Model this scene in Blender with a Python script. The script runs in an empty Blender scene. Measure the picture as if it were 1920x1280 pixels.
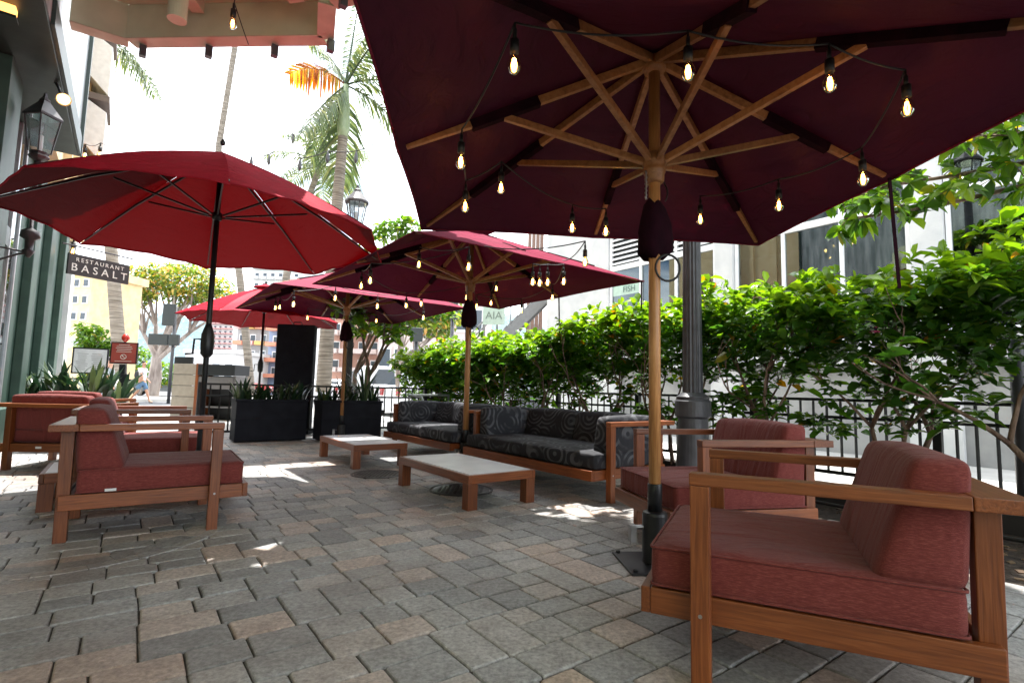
import bpy, math, random
import numpy as np
from mathutils import Vector, Matrix
R = math.radians
random.seed(7); rng = np.random.default_rng(7)
sc = bpy.context.scene
COL = sc.collection
EYE = .85
# ---------------- camera ----------------
cd = bpy.data.cameras.new('camera'); cam = bpy.data.objects.new('camera', cd); COL.objects.link(cam)
CM = Matrix.Rotation(R(95.25), 4, 'X') @ Matrix.Rotation(.024, 4, 'Z')
cam.matrix_world = Matrix.Translation((0, 0, EYE)) @ CM
cd.sensor_width = 36; cd.lens = 980/1920*36; cd.clip_start = .05; cd.clip_end = 9000
sc.camera = cam
# ---------------- sky, sun ----------------
SUN_EL, SUN_AZ = 70, -8
w = bpy.data.worlds.new("World"); sc.world = w; w.use_nodes = True
nt = w.node_tree; nt.nodes.clear()
def N(t, **k):
    n = nt.nodes.new(t)
    for a, b in k.items():
        if a in n.inputs: n.inputs[a].default_value = b
        else: setattr(n, a, b)
    return n
out = N('ShaderNodeOutputWorld'); bg = N('ShaderNodeBackground'); bg.inputs[1].default_value = .13
sky = N('ShaderNodeTexSky', sky_type='NISHITA', sun_disc=False); sky.sun_elevation = R(SUN_EL); sky.sun_rotation = R(SUN_AZ)
tc = N('ShaderNodeTexCoord'); mp = N('ShaderNodeMapping'); mp.inputs['Scale'].default_value = (1, 1, 2.6)
ns = N('ShaderNodeTexNoise'); ns.inputs['Scale'].default_value = 2.3; ns.inputs['Detail'].default_value = 7; ns.inputs['Roughness'].default_value = .55
rp = N('ShaderNodeValToRGB'); rp.color_ramp.elements[0].position = .37; rp.color_ramp.elements[1].position = .53
mx = N('ShaderNodeMixRGB'); mx.inputs[2].default_value = (9.6, 10.0, 10.5, 1)
L = nt.links.new
L(tc.outputs['Generated'], mp.inputs[0]); L(mp.outputs[0], ns.inputs['Vector']); L(ns.outputs['Fac'], rp.inputs[0])
hs_ = N('ShaderNodeHueSaturation'); hs_.inputs['Value'].default_value = .5; hs_.inputs['Saturation'].default_value = 1.35; L(sky.outputs[0], hs_.inputs['Color']); L(rp.outputs[0], mx.inputs[0]); L(hs_.outputs[0], mx.inputs[1]); L(mx.outputs[0], bg.inputs[0]); L(bg.outputs[0], out.inputs[0])
sd = bpy.data.lights.new('sun', 'SUN'); so = bpy.data.objects.new('sun', sd); COL.objects.link(so)
sd.energy = 3.3; sd.angle = R(.53); sd.color = (1, .965, .91)
so.rotation_euler = Vector((-math.sin(R(SUN_AZ))*math.cos(R(SUN_EL)), -math.cos(R(SUN_AZ))*math.cos(R(SUN_EL)), -math.sin(R(SUN_EL)))).to_track_quat('-Z', 'Y').to_euler()
sc.view_settings.view_transform = 'Standard'; sc.view_settings.look = 'None'; sc.view_settings.gamma = 1
sc.view_settings.exposure = 1.88
sc.cycles.max_bounces = 8; sc.cycles.transparent_max_bounces = 12

# ---------------- geometry helpers ----------------
SX, SY = -.59201, .80593           # street axis S ; N axis = (.80593,.59201)
def W(s, n, z=0): return Vector((SX*s + SY*n, SY*s - SX*n, z))
AZS = -36.3                        # azimuth of S ; N is AZS+90
CMi = CM.to_3x3()
def ray(px, py): return CMi @ Vector(((px-960)/980, -(py-640)/980, -1))
def at(px, py, Y): d = ray(px, py); return d*(Y/d.y) + Vector((0, 0, EYE))
def sph(az, r=1): return Vector((math.sin(R(az))*r, math.cos(R(az))*r, 0))

class MB:
    def __init__(s): s.v = []; s.f = []; s.a = []
    def add(s, vs, fs, a=None):
        o = len(s.v); s.v += [tuple(x) for x in vs]; s.f += [tuple(i+o for i in f) for f in fs]
        s.a += [0. if a is None else a]*len(fs); return s
    def box(s, c, d, rz=0, rx=0, ry=0, a=None):
        m = Matrix.Rotation(rz, 3, 'Z') @ Matrix.Rotation(ry, 3, 'Y') @ Matrix.Rotation(rx, 3, 'X')
        vs = [m @ Vector((x*d[0]/2, y*d[1]/2, z*d[2]/2)) + Vector(c) for z in (-1, 1) for y in (-1, 1) for x in (-1, 1)]
        return s.add(vs, [(0, 2, 3, 1), (4, 5, 7, 6), (0, 1, 5, 4), (2, 6, 7, 3), (0, 4, 6, 2), (1, 3, 7, 5)], a)
    def bb(s, x0, x1, y0, y1, z0, z1, a=None): return s.box(((x0+x1)/2, (y0+y1)/2, (z0+z1)/2), (x1-x0, y1-y0, z1-z0), a=a)
    def hexa(s, pts):       # 8 points: bottom 4 ccw, top 4 ccw
        return s.add(pts, [(3, 2, 1, 0), (4, 5, 6, 7), (0, 1, 5, 4), (1, 2, 6, 5), (2, 3, 7, 6), (3, 0, 4, 7)])
    def bar(s, p, q, w, h, up=(0, 0, 1)):
        p = Vector(p); q = Vector(q); d = (q-p).normalized(); up = Vector(up)
        x = d.cross(up); x = x.normalized() if x.length > 1e-5 else Vector((1, 0, 0)); u = x.cross(d).normalized()
        vs = [e + x*(i*w/2) + u*(j*h/2) for e in (p, q) for i, j in ((-1, -1), (1, -1), (1, 1), (-1, 1))]
        return s.add(vs, [(0, 1, 2, 3), (7, 6, 5, 4), (0, 4, 5, 1), (1, 5, 6, 2), (2, 6, 7, 3), (3, 7, 4, 0)])
    def tube(s, pts, r, n=8, cap=True):
        pts = [Vector(p) for p in pts]; k = len(pts)
        rs = [r]*k if not isinstance(r, (list, tuple)) else r
        vs = []; prev = None
        for i, p in enumerate(pts):
            d = (pts[min(i+1, k-1)]-pts[max(i-1, 0)]).normalized()
            if prev is None: x = d.orthogonal().normalized()
            else:
                x = prev - d*prev.dot(d); x = x.normalized() if x.length > 1e-6 else d.orthogonal().normalized()
            prev = x; y = d.cross(x)
            vs += [p + (x*math.cos(2*math.pi*j/n) + y*math.sin(2*math.pi*j/n))*rs[i] for j in range(n)]
        fs = [(i*n+j, i*n+(j+1) % n, (i+1)*n+(j+1) % n, (i+1)*n+j) for i in range(k-1) for j in range(n)]
        if cap: fs += [tuple(range(n-1, -1, -1)), tuple((k-1)*n+j for j in range(n))]
        return s.add(vs, fs)
    def lathe(s, prof, n=24, c=(0, 0, 0), flute=0, rot=0):
        c = Vector(c); vs = []
        for r, z in prof:
            for j in range(n):
                rr = r*(1-flute*(j % 2)); t = 2*math.pi*j/n + rot
                vs.append(c + Vector((rr*math.cos(t), rr*math.sin(t), z)))
        k = len(prof)
        fs = [(i*n+j, i*n+(j+1) % n, (i+1)*n+(j+1) % n, (i+1)*n+j) for i in range(k-1) for j in range(n)]
        fs += [tuple(range(n-1, -1, -1)), tuple((k-1)*n+j for j in range(n))]
        return s.add(vs, fs)
    def prism(s, poly, z0, z1):
        n = len(poly); vs = [(x, y, z0) for x, y in poly] + [(x, y, z1) for x, y in poly]
        return s.add(vs, [tuple(range(n-1, -1, -1)), tuple(range(n, 2*n))] + [(i, (i+1) % n, n+(i+1) % n, n+i) for i in range(n)])
    def build(s, name, mat, parent=None, smooth=False, bevel=0, attr=None, loc=None, rz=0, seg=2):
        me = bpy.data.meshes.new(name); me.from_pydata(s.v, [], s.f); me.update()
        if attr:
            at_ = me.attributes.new(attr, 'FLOAT', 'FACE'); at_.data.foreach_set('value', s.a)
        if smooth: me.polygons.foreach_set('use_smooth', [True]*len(me.polygons))
        me.materials.append(mat); o = bpy.data.objects.new(name, me); COL.objects.link(o)
        if parent is not None: o.parent = parent
        if loc is not None: o.location = loc
        if rz: o.rotation_euler.z = rz
        if bevel:
            b = o.modifiers.new('bevel', 'BEVEL'); b.width = bevel; b.segments = seg; b.limit_method = 'ANGLE'; b.angle_limit = R(40)
            if smooth is None: pass
        return o
def tag(o, label=None, cat=None, group=None, kind=None):
    if label: o['label'] = label
    if cat: o['category'] = cat
    if group: o['group'] = group
    if kind: o['kind'] = kind
    return o
def empty(name, loc=(0, 0, 0), rz=0, label=None, cat=None, group=None):
    o = bpy.data.objects.new(name, None); o.empty_display_size = .1; COL.objects.link(o); o.location = loc; o.rotation_euler.z = rz
    return tag(o, label, cat, group)
def kids(o): return [c for c in bpy.data.objects if c.parent == o]
def copy_tree(o, parent=None):
    c = o.copy(); COL.objects.link(c); c.parent = parent
    for ch in kids(o): copy_tree(ch, c)
    return c
def place(o, x, y, az, label, z=0):
    o.location = (x, y, z); o.rotation_euler.z = -R(az); o['label'] = label; return o
def rbox(w_, d_, h_, r=.03, n=9, puff=0, taper=None, c=(0, 0, 0)):
    """rounded, slightly stuffed box; taper(x,y,z)->(x,y,z)"""
    g = [-1, -.93, -.8, -.5, -.18, .18, .5, .8, .93, 1]; H = np.array([w_/2, d_/2, h_/2]); vs = []; ix = {}; fs = []
    def vid(p):
        k = tuple(np.round(p, 4))
        if k in ix: return ix[k]
        q = p*H; c0 = np.clip(q, -(H-r), H-r); d = q-c0; l = np.linalg.norm(d)
        o_ = c0 + (d/l*r if l > 0 else 0)
        if puff:
            b = (1-p[0]**2)*(1-p[1]**2)*abs(p[2])
            o_[2] += puff*b*np.sign(p[2])
            b2 = (1-p[0]**2)*(1-p[2]**2)*abs(p[1]); o_[1] += puff*.6*b2*np.sign(p[1])
            b3 = (1-p[1]**2)*(1-p[2]**2)*abs(p[0]); o_[0] += puff*.5*b3*np.sign(p[0])
        if taper: o_ = np.array(taper(*o_))
        vs.append(tuple(o_ + np.array(c))); ix[k] = len(vs)-1; return ix[k]
    for ax in range(3):
        for sg in (-1, 1):
            for i in range(9):
                for j in range(9):
                    q = []
                    for a, b in ((i, j), (i+1, j), (i+1, j+1), (i, j+1)):
                        p = np.zeros(3); p[ax] = sg; p[(ax+1) % 3] = g[a]; p[(ax+2) % 3] = g[b]; q.append(vid(p))
                    fs.append(tuple(q if sg > 0 else q[::-1]))
    return vs, fs

# ---------------- materials ----------------
def newmat(name):
    m = bpy.data.materials.new(name); m.use_nodes = True; t = m.node_tree
    return m, t, t.nodes['Principled BSDF'], t.nodes['Material Output']
def nd(t, ty, **k):
    n = t.nodes.new(ty)
    for a, b in k.items():
        if a in n.inputs: n.inputs[a].default_value = b
        else: setattr(n, a, b)
    return n
def ramp(t, cols, src):
    r = t.nodes.new('ShaderNodeValToRGB'); e = r.color_ramp.elements
    while len(e) < len(cols): e.new(.5)
    for el, (p, c) in zip(e, cols): el.position = p; el.color = (*c, 1)
    t.links.new(src, r.inputs[0]); return r
def coords(t, scale=(1, 1, 1), kind='Object'):
    c = t.nodes.new('ShaderNodeTexCoord'); m = t.nodes.new('ShaderNodeMapping'); m.inputs['Scale'].default_value = scale
    t.links.new(c.outputs[kind], m.inputs[0]); return m.outputs[0]
def bump(t, p, src, st, dist=.01):
    b = nd(t, 'ShaderNodeBump'); b.inputs['Strength'].default_value = st; b.inputs['Distance'].default_value = dist
    t.links.new(src, b.inputs['Height']); t.links.new(b.outputs[0], p.inputs['Normal'])
def noisy(name, c1, c2, scale=8, rough=.6, stretch=(1, 1, 1), bmp=.2, bscale=None, metal=0, detail=6, spec=.5, lo=.35, hi=.65, bdist=.005):
    m, t, p, o = newmat(name)
    n = nd(t, 'ShaderNodeTexNoise', Scale=scale, Detail=detail); t.links.new(coords(t, stretch), n.inputs['Vector'])
    r = ramp(t, [(lo, c1), (hi, c2)], n.outputs['Fac']); t.links.new(r.outputs[0], p.inputs['Base Color'])
    p.inputs['Roughness'].default_value = rough; p.inputs['Metallic'].default_value = metal; p.inputs['Specular IOR Level'].default_value = spec
    if bmp:
        n2 = nd(t, 'ShaderNodeTexNoise', Scale=bscale or scale*4, Detail=4); t.links.new(coords(t, stretch), n2.inputs['Vector'])
        bump(t, p, n2.outputs['Fac'], bmp, bdist)
    return m
def wood(name, st, c=((.12, .03, .007), (.215, .058, .013), (.29, .088, .024))):
    m, t, p, o = newmat(name)
    oi = nd(t, 'ShaderNodeObjectInfo'); ad = nd(t, 'ShaderNodeVectorMath', operation='ADD'); mu = nd(t, 'ShaderNodeMath', operation='MULTIPLY'); mu.inputs[1].default_value = 37
    t.links.new(oi.outputs['Random'], mu.inputs[0]); t.links.new(coords(t, st), ad.inputs[0]); t.links.new(mu.outputs[0], ad.inputs[1])
    n = nd(t, 'ShaderNodeTexNoise', Scale=6, Detail=8, Distortion=.6); t.links.new(ad.outputs[0], n.inputs['Vector'])
    r = ramp(t, [(.25, c[0]), (.5, c[1]), (.75, c[2])], n.outputs['Fac'])
    n2 = nd(t, 'ShaderNodeTexNoise', Scale=2.2, Detail=3); t.links.new(coords(t), n2.inputs['Vector'])
    mxx = nd(t, 'ShaderNodeMixRGB', blend_type='MULTIPLY'); mxx.inputs[0].default_value = .5
    r2 = ramp(t, [(.35, (.62, .55, .5)), (.6, (1, 1, 1))], n2.outputs['Fac'])
    t.links.new(r.outputs[0], mxx.inputs[1]); t.links.new(r2.outputs[0], mxx.inputs[2]); t.links.new(mxx.outputs[0], p.inputs['Base Color'])
    hv = nd(t, 'ShaderNodeHueSaturation'); mr = nd(t, 'ShaderNodeMapRange'); mr.inputs[3].default_value = .72; mr.inputs[4].default_value = 1.3; t.links.new(oi.outputs['Random'], mr.inputs[0]); t.links.new(mr.outputs[0], hv.inputs['Value']); t.links.new(mxx.outputs[0], hv.inputs['Color']); t.links.new(hv.outputs[0], p.inputs['Base Color'])
    p.inputs['Roughness'].default_value = .4; bump(t, p, n.outputs['Fac'], .35, .003)
    return m
WX, WY, WZ = wood('teak_x', (1, 22, 22)), wood('teak_y', (22, 1, 22)), wood('teak_z', (22, 22, 1))
POLEW = wood('pole_wood', (14, 14, 1), ((.26, .11, .035), (.4, .19, .065), (.48, .25, .1)))
RIBW = wood('rib_wood', (6, 6, 6), ((.22, .085, .03), (.36, .155, .058), (.44, .21, .085)))
def fabric(name, c1, c2, c3):
    m, t, p, o = newmat(name)
    n = nd(t, 'ShaderNodeTexNoise', Scale=44, Detail=5, Roughness=.75); t.links.new(coords(t, (9, 1.1, 9)), n.inputs['Vector'])
    r = ramp(t, [(.3, c1), (.5, c2), (.72, c3)], n.outputs['Fac'])
    t.links.new(r.outputs[0], p.inputs['Base Color']); p.inputs['Roughness'].default_value = .85; p.inputs['Specular IOR Level'].default_value = .25
    p.inputs['Sheen Weight'].default_value = .08
    w1 = nd(t, 'ShaderNodeTexNoise', Scale=3.2, Detail=3, Distortion=1.2); t.links.new(coords(t, (2.2, 1, .45)), w1.inputs['Vector'])
    ad = nd(t, 'ShaderNodeMath', operation='MULTIPLY_ADD'); ad.inputs[1].default_value = .06
    t.links.new(n.outputs['Fac'], ad.inputs[0]); t.links.new(w1.outputs['Fac'], ad.inputs[2]); bump(t, p, ad.outputs[0], .6, .05)
    return m
RED = fabric('terracotta_fabric', (.115, .02, .018), (.16, .03, .026), (.27, .075, .06))
def sofafab():
    m, t, p, o = newmat('patterned_black_fabric')
    vo = nd(t, 'ShaderNodeTexVoronoi', Scale=3.6, feature='F1'); vo.inputs['Randomness'].default_value = .55; t.links.new(coords(t, (1, 1, 1.1)), vo.inputs['Vector'])
    wv = nd(t, 'ShaderNodeMath', operation='MULTIPLY'); wv.inputs[1].default_value = 42; t.links.new(vo.outputs['Distance'], wv.inputs[0])
    sn = nd(t, 'ShaderNodeMath', operation='SINE'); t.links.new(wv.outputs[0], sn.inputs[0])
    r = ramp(t, [(.1, (0, 0, 0)), (.4, (1, 1, 1))], sn.outputs[0])
    n = nd(t, 'ShaderNodeTexNoise', Scale=7, Detail=2); t.links.new(coords(t), n.inputs['Vector'])
    r2 = ramp(t, [(.4, (0, 0, 0)), (.6, (1, 1, 1))], n.outputs['Fac'])
    mu = nd(t, 'ShaderNodeMath', operation='MULTIPLY'); t.links.new(r.outputs[0], mu.inputs[0]); t.links.new(r2.outputs[0], mu.inputs[1])
    mm = nd(t, 'ShaderNodeMixRGB'); mm.inputs[1].default_value = (.012, .013, .019, 1); mm.inputs[2].default_value = (.085, .088, .1, 1)
    t.links.new(mu.outputs[0], mm.inputs[0]); t.links.new(mm.outputs[0], p.inputs['Base Color']); p.inputs['Roughness'].default_value = .8
    n3 = nd(t, 'ShaderNodeTexNoise', Scale=5, Detail=3); t.links.new(coords(t, (1, 1, .5)), n3.inputs['Vector']); bump(t, p, n3.outputs['Fac'], .5, .04)
    return m
SOFA = sofafab()
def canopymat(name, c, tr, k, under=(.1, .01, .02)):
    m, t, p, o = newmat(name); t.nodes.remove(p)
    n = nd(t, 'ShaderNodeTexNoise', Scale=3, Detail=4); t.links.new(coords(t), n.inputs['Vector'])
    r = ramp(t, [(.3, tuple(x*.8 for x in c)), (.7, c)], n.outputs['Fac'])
    ge = nd(t, 'ShaderNodeNewGeometry'); mb_ = nd(t, 'ShaderNodeMixRGB'); mb_.inputs[2].default_value = (*under, 1); t.links.new(ge.outputs['Backfacing'], mb_.inputs[0]); t.links.new(r.outputs[0], mb_.inputs[1]); r = mb_  # underside of the same cloth tinted darker to paint in its shade
    d = nd(t, 'ShaderNodeBsdfDiffuse'); s = nd(t, 'ShaderNodeBsdfTranslucent', Color=(*tr, 1)); mxs = nd(t, 'ShaderNodeMixShader'); mxs.inputs[0].default_value = k
    g = nd(t, 'ShaderNodeBsdfGlossy', Roughness=.55); g.inputs['Color'].default_value = (1, .75, .8, 1); m2 = nd(t, 'ShaderNodeMixShader'); m2.inputs[0].default_value = .025
    w1 = nd(t, 'ShaderNodeTexNoise', Scale=3.2, Detail=7, Distortion=1.4); t.links.new(coords(t, (1, 1, 4)), w1.inputs['Vector'])
    b = nd(t, 'ShaderNodeBump'); b.inputs['Strength'].default_value = 1; b.inputs['Distance'].default_value = .08; t.links.new(w1.outputs['Fac'], b.inputs['Height'])
    L_ = t.links.new
    L_(b.outputs[0], d.inputs['Normal']); L_(r.outputs[0], d.inputs['Color']); L_(d.outputs[0], mxs.inputs[1]); L_(s.outputs[0], mxs.inputs[2])
    L_(mxs.outputs[0], m2.inputs[1]); L_(g.outputs[0], m2.inputs[2]); L_(m2.outputs[0], o.inputs[0])
    return m
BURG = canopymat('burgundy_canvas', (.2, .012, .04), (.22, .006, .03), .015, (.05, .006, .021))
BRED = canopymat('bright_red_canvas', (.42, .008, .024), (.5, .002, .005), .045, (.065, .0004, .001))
DBURG = noisy('dark_burgundy_cloth', (.011, .003, .006), (.02, .004, .009), 12, .95, bmp=.6, spec=.08)
BLACKM = noisy('black_metal', (.007, .0075, .01), (.014, .015, .018), 20, .4, bmp=.05)
GREYM = noisy('lamp_grey_paint', (.045, .047, .055), (.07, .072, .082), 9, .42, bmp=.1)
BRNZ = noisy('bronze_black_paint', (.02, .017, .018), (.05, .04, .042), 14, .45, bmp=.15)
FENCEM = noisy('fence_black_paint', (.008, .009, .009), (.016, .018, .018), 25, .5, bmp=.05, spec=.3)
PLANTB = noisy('planter_black', (.006, .007, .012), (.012, .014, .021), 6, .7, bmp=.1, spec=.18)
TOP = noisy('pale_table_laminate', (.6, .6, .64), (.7, .7, .73), 5, .34, bmp=.03)
STUC = noisy('white_stucco', (.5, .51, .51), (.6, .6, .59), 3, .9, bmp=.5, bscale=60)
STUCG = noisy('grey_panel_plaster', (.26, .26, .26), (.35, .35, .34), 3, .9, bmp=.3, bscale=40)
WFR = noisy('white_window_frame', (.72, .73, .74), (.8, .8, .8), 9, .4, bmp=0)
CREAM = noisy('cream_paint', (.55, .58, .4), (.63, .66, .47), 4, .75, bmp=.2, bscale=60)
CREAMD = noisy('cream_beam_paint', (.5, .46, .32), (.58, .54, .39), 6, .7, bmp=.3, bscale=50)
GREEN = noisy('dark_green_paint', (.024, .06, .043), (.038, .085, .06), 5, .55, bmp=.15, bscale=30)
GREEND = noisy('black_green_paint', (.012, .026, .02), (.022, .042, .033), 5, .42, bmp=.15, bscale=30)
PGREEN = noisy('pale_green_paint', (.27, .38, .31), (.36, .47, .39), 6, .5, bmp=.1)
GSTUC = noisy('grey_green_metal_cladding', (.18, .21, .21), (.5, .53, .53), 2.2, .35, stretch=(3, 3, .4), bmp=.5, bscale=10)
CONC = noisy('sidewalk_concrete', (.42, .41, .39), (.56, .55, .52), 1.3, .9, bmp=.3, bscale=40)
ASPH = noisy('asphalt', (.1, .1, .105), (.15, .15, .155), 2, .9, bmp=.4, bscale=60)
SOIL = noisy('soil', (.018, .012, .009), (.06, .042, .03), 14, 1, bmp=1, bscale=30, bdist=.04)
JOINT = noisy('dark_joint_sand', (.035, .03, .026), (.09, .078, .065), 30, 1, bmp=.5)
BARK = noisy('shrub_bark', (.09, .05, .035), (.26, .18, .13), 12, .9, stretch=(1, 1, .3), bmp=.8, bdist=.02)
PBARK = noisy('palm_bark', (.16, .13, .1), (.4, .35, .29), 5, .95, stretch=(.3, .3, 7), bmp=.9, bdist=.06)
PSHAFT = noisy('palm_crownshaft', (.2, .27, .15), (.35, .4, .26), 4, .5, stretch=(1, 1, .3), bmp=.2)
STEEL = noisy('steel', (.3, .3, .31), (.45, .45, .46), 9, .35, metal=.9, bmp=.05)
SKIN = noisy('skin', (.42, .22, .15), (.5, .28, .19), 5, .6, bmp=0)
def plain(name, c, rough=.6, emit=None, es=0, metal=0):
    m, t, p, o = newmat(name); n = nd(t, 'ShaderNodeTexNoise', Scale=12, Detail=3); t.links.new(coords(t), n.inputs['Vector'])
    r = ramp(t, [(.3, tuple(x*.85 for x in c)), (.7, c)], n.outputs['Fac']); t.links.new(r.outputs[0], p.inputs['Base Color'])
    p.inputs['Roughness'].default_value = rough; p.inputs['Metallic'].default_value = metal
    if emit: p.inputs['Emission Color'].default_value = (*emit, 1); p.inputs['Emission Strength'].default_value = es
    return m
def leafmat(name, cols, tr=.46, rough=.24):
    m, t, p, o = newmat(name)
    a = nd(t, 'ShaderNodeAttribute', attribute_name='var'); r = ramp(t, cols, a.outputs['Fac'])
    t.links.new(r.outputs[0], p.inputs['Base Color']); p.inputs['Roughness'].default_value = rough
    s = nd(t, 'ShaderNodeBsdfTranslucent'); hs = nd(t, 'ShaderNodeHueSaturation', Value=2.1, Saturation=1.15, Hue=.485); t.links.new(r.outputs[0], hs.inputs['Color']); t.links.new(hs.outputs[0], s.inputs['Color'])
    mxs = nd(t, 'ShaderNodeMixShader'); mxs.inputs[0].default_value = tr
    t.links.new(p.outputs[0], mxs.inputs[1]); t.links.new(s.outputs[0], mxs.inputs[2]); t.links.new(mxs.outputs[0], o.inputs[0])
    return m
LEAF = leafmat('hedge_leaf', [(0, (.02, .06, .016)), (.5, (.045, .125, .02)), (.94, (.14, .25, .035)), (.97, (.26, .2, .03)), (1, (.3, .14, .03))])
LEAFB = leafmat('bright_leaf', [(0, (.035, .09, .018)), (.6, (.08, .17, .025)), (.95, (.16, .25, .04)), (1, (.3, .24, .04))], .45)
SPIKE = leafmat('strap_leaf', [(0, (.01, .03, .014)), (.6, (.022, .055, .022)), (1, (.08, .12, .04))], .1, .35)
FROND = leafmat('palm_frond', [(0, (.04, .07, .025)), (.6, (.09, .13, .045)), (1, (.2, .22, .08))], .3, .4)
DEADF = leafmat('orange_dying_frond', [(0, (.16, .06, .025)), (.5, (.38, .15, .03)), (.85, (.45, .28, .05)), (1, (.3, .3, .08))], .4, .6)
TRUMP = leafmat('flowering_crown_leaf', [(0, (.05, .1, .02)), (.5, (.12, .2, .03)), (.74, (.3, .33, .06)), (.9, (.55, .38, .1)), (1, (.62, .32, .15))], .35, .6)
def glassmat(name, tint=(.55, .62, .62), refl=.16):
    m, t, p, o = newmat(name); t.nodes.remove(p)
    tr = nd(t, 'ShaderNodeBsdfTransparent', Color=(*tint, 1)); gl = nd(t, 'ShaderNodeBsdfGlossy', Roughness=.015); gl.inputs['Color'].default_value = (.9, .95, .95, 1)
    lw = nd(t, 'ShaderNodeLayerWeight', Blend=.25); ad = nd(t, 'ShaderNodeMath', operation='MULTIPLY_ADD'); ad.inputs[1].default_value = .7; ad.inputs[2].default_value = refl
    mxs = nd(t, 'ShaderNodeMixShader'); t.links.new(lw.outputs['Fresnel'], ad.inputs[0]); t.links.new(ad.outputs[0], mxs.inputs[0])
    t.links.new(tr.outputs[0], mxs.inputs[1]); t.links.new(gl.outputs[0], mxs.inputs[2]); t.links.new(mxs.outputs[0], o.inputs[0]); return m
GLASS = glassmat('window_glass', (.38, .45, .45), .1); LGLASS = glassmat('lantern_glass', (.8, .82, .82), .1)
BGLASS = glassmat('amber_bulb_glass', (1, .82, .5), .08)
FARWIN = plain('far_window_dark', (.06, .08, .1), .15)
DARKIN = plain('dark_interior', (.035, .04, .045), .8)
FIL = plain('bulb_filament', (1, .6, .2), .5, (1, .5, .15), 22)
BCORE = plain('bulb_glow', (1, .7, .35), .5, (1, .55, .2), 5)
SOCK = plain('black_rubber', (.012, .012, .013), .5)
WARM = plain('warm_lamp', (1, .6, .25), .5, (1, .5, .16), 5)
AMBER = plain('amber_lamp_panel', (.8, .4, .12), .5, (1, .42, .1), 1.0)
WHITE = plain('white_paint', (.78, .78, .78), .4)
def pavermat():
    m, t, p, o = newmat('concrete_pavers')
    a = nd(t, 'ShaderNodeAttribute', attribute_name='tone')
    r = ramp(t, [(0, (.23, .235, .24)), (.3, (.31, .312, .312)), (.5, (.37, .362, .352)), (.66, (.43, .38, .35)), (.88, (.44, .36, .315)), (1, (.46, .37, .3))], a.outputs['Fac'])
    n = nd(t, 'ShaderNodeTexNoise', Scale=55, Detail=6, Roughness=.7); t.links.new(coords(t), n.inputs['Vector'])
    r1 = ramp(t, [(.3, (.55, .55, .55)), (.7, (1.5, 1.5, 1.5))], n.outputs['Fac'])
    n2 = nd(t, 'ShaderNodeTexNoise', Scale=.9, Detail=5); t.links.new(coords(t), n2.inputs['Vector'])
    r2 = ramp(t, [(.36, (.7, .6, .54)), (.5, (1, 1, 1))], n2.outputs['Fac'])
    n7 = nd(t, 'ShaderNodeTexNoise', Scale=9, Detail=5, Roughness=.65); t.links.new(coords(t), n7.inputs['Vector']); r7 = ramp(t, [(.3, (.8, .78, .76)), (.6, (1.1, 1.1, 1.1))], n7.outputs['Fac']); m7 = nd(t, 'ShaderNodeMixRGB', blend_type='MULTIPLY'); m7.inputs[0].default_value = 1; t.links.new(r.outputs[0], m7.inputs[1]); t.links.new(r7.outputs[0], m7.inputs[2]); r = m7
    m1 = nd(t, 'ShaderNodeMixRGB', blend_type='MULTIPLY'); m1.inputs[0].default_value = 1; m2 = nd(t, 'ShaderNodeMixRGB', blend_type='MULTIPLY'); m2.inputs[0].default_value = .75
    t.links.new(r.outputs[0], m1.inputs[1]); t.links.new(r1.outputs[0], m1.inputs[2]); t.links.new(m1.outputs[0], m2.inputs[1]); t.links.new(r2.outputs[0], m2.inputs[2])
    t.links.new(m2.outputs[0], p.inputs['Base Color'])
    r3 = ramp(t, [(.4, (.42, .42, .42)), (.6, (.62, .62, .62))], n2.outputs['Fac']); t.links.new(r3.outputs[0], p.inputs['Roughness'])
    n4 = nd(t, 'ShaderNodeTexNoise', Scale=150, Detail=4, Roughness=.8); t.links.new(coords(t), n4.inputs['Vector'])
    mm = nd(t, 'ShaderNodeMath', operation='ADD'); t.links.new(n.outputs['Fac'], mm.inputs[0]); t.links.new(n4.outputs['Fac'], mm.inputs[1])
    bump(t, p, mm.outputs[0], .6, .004); return m
PAVE = pavermat()

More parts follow.
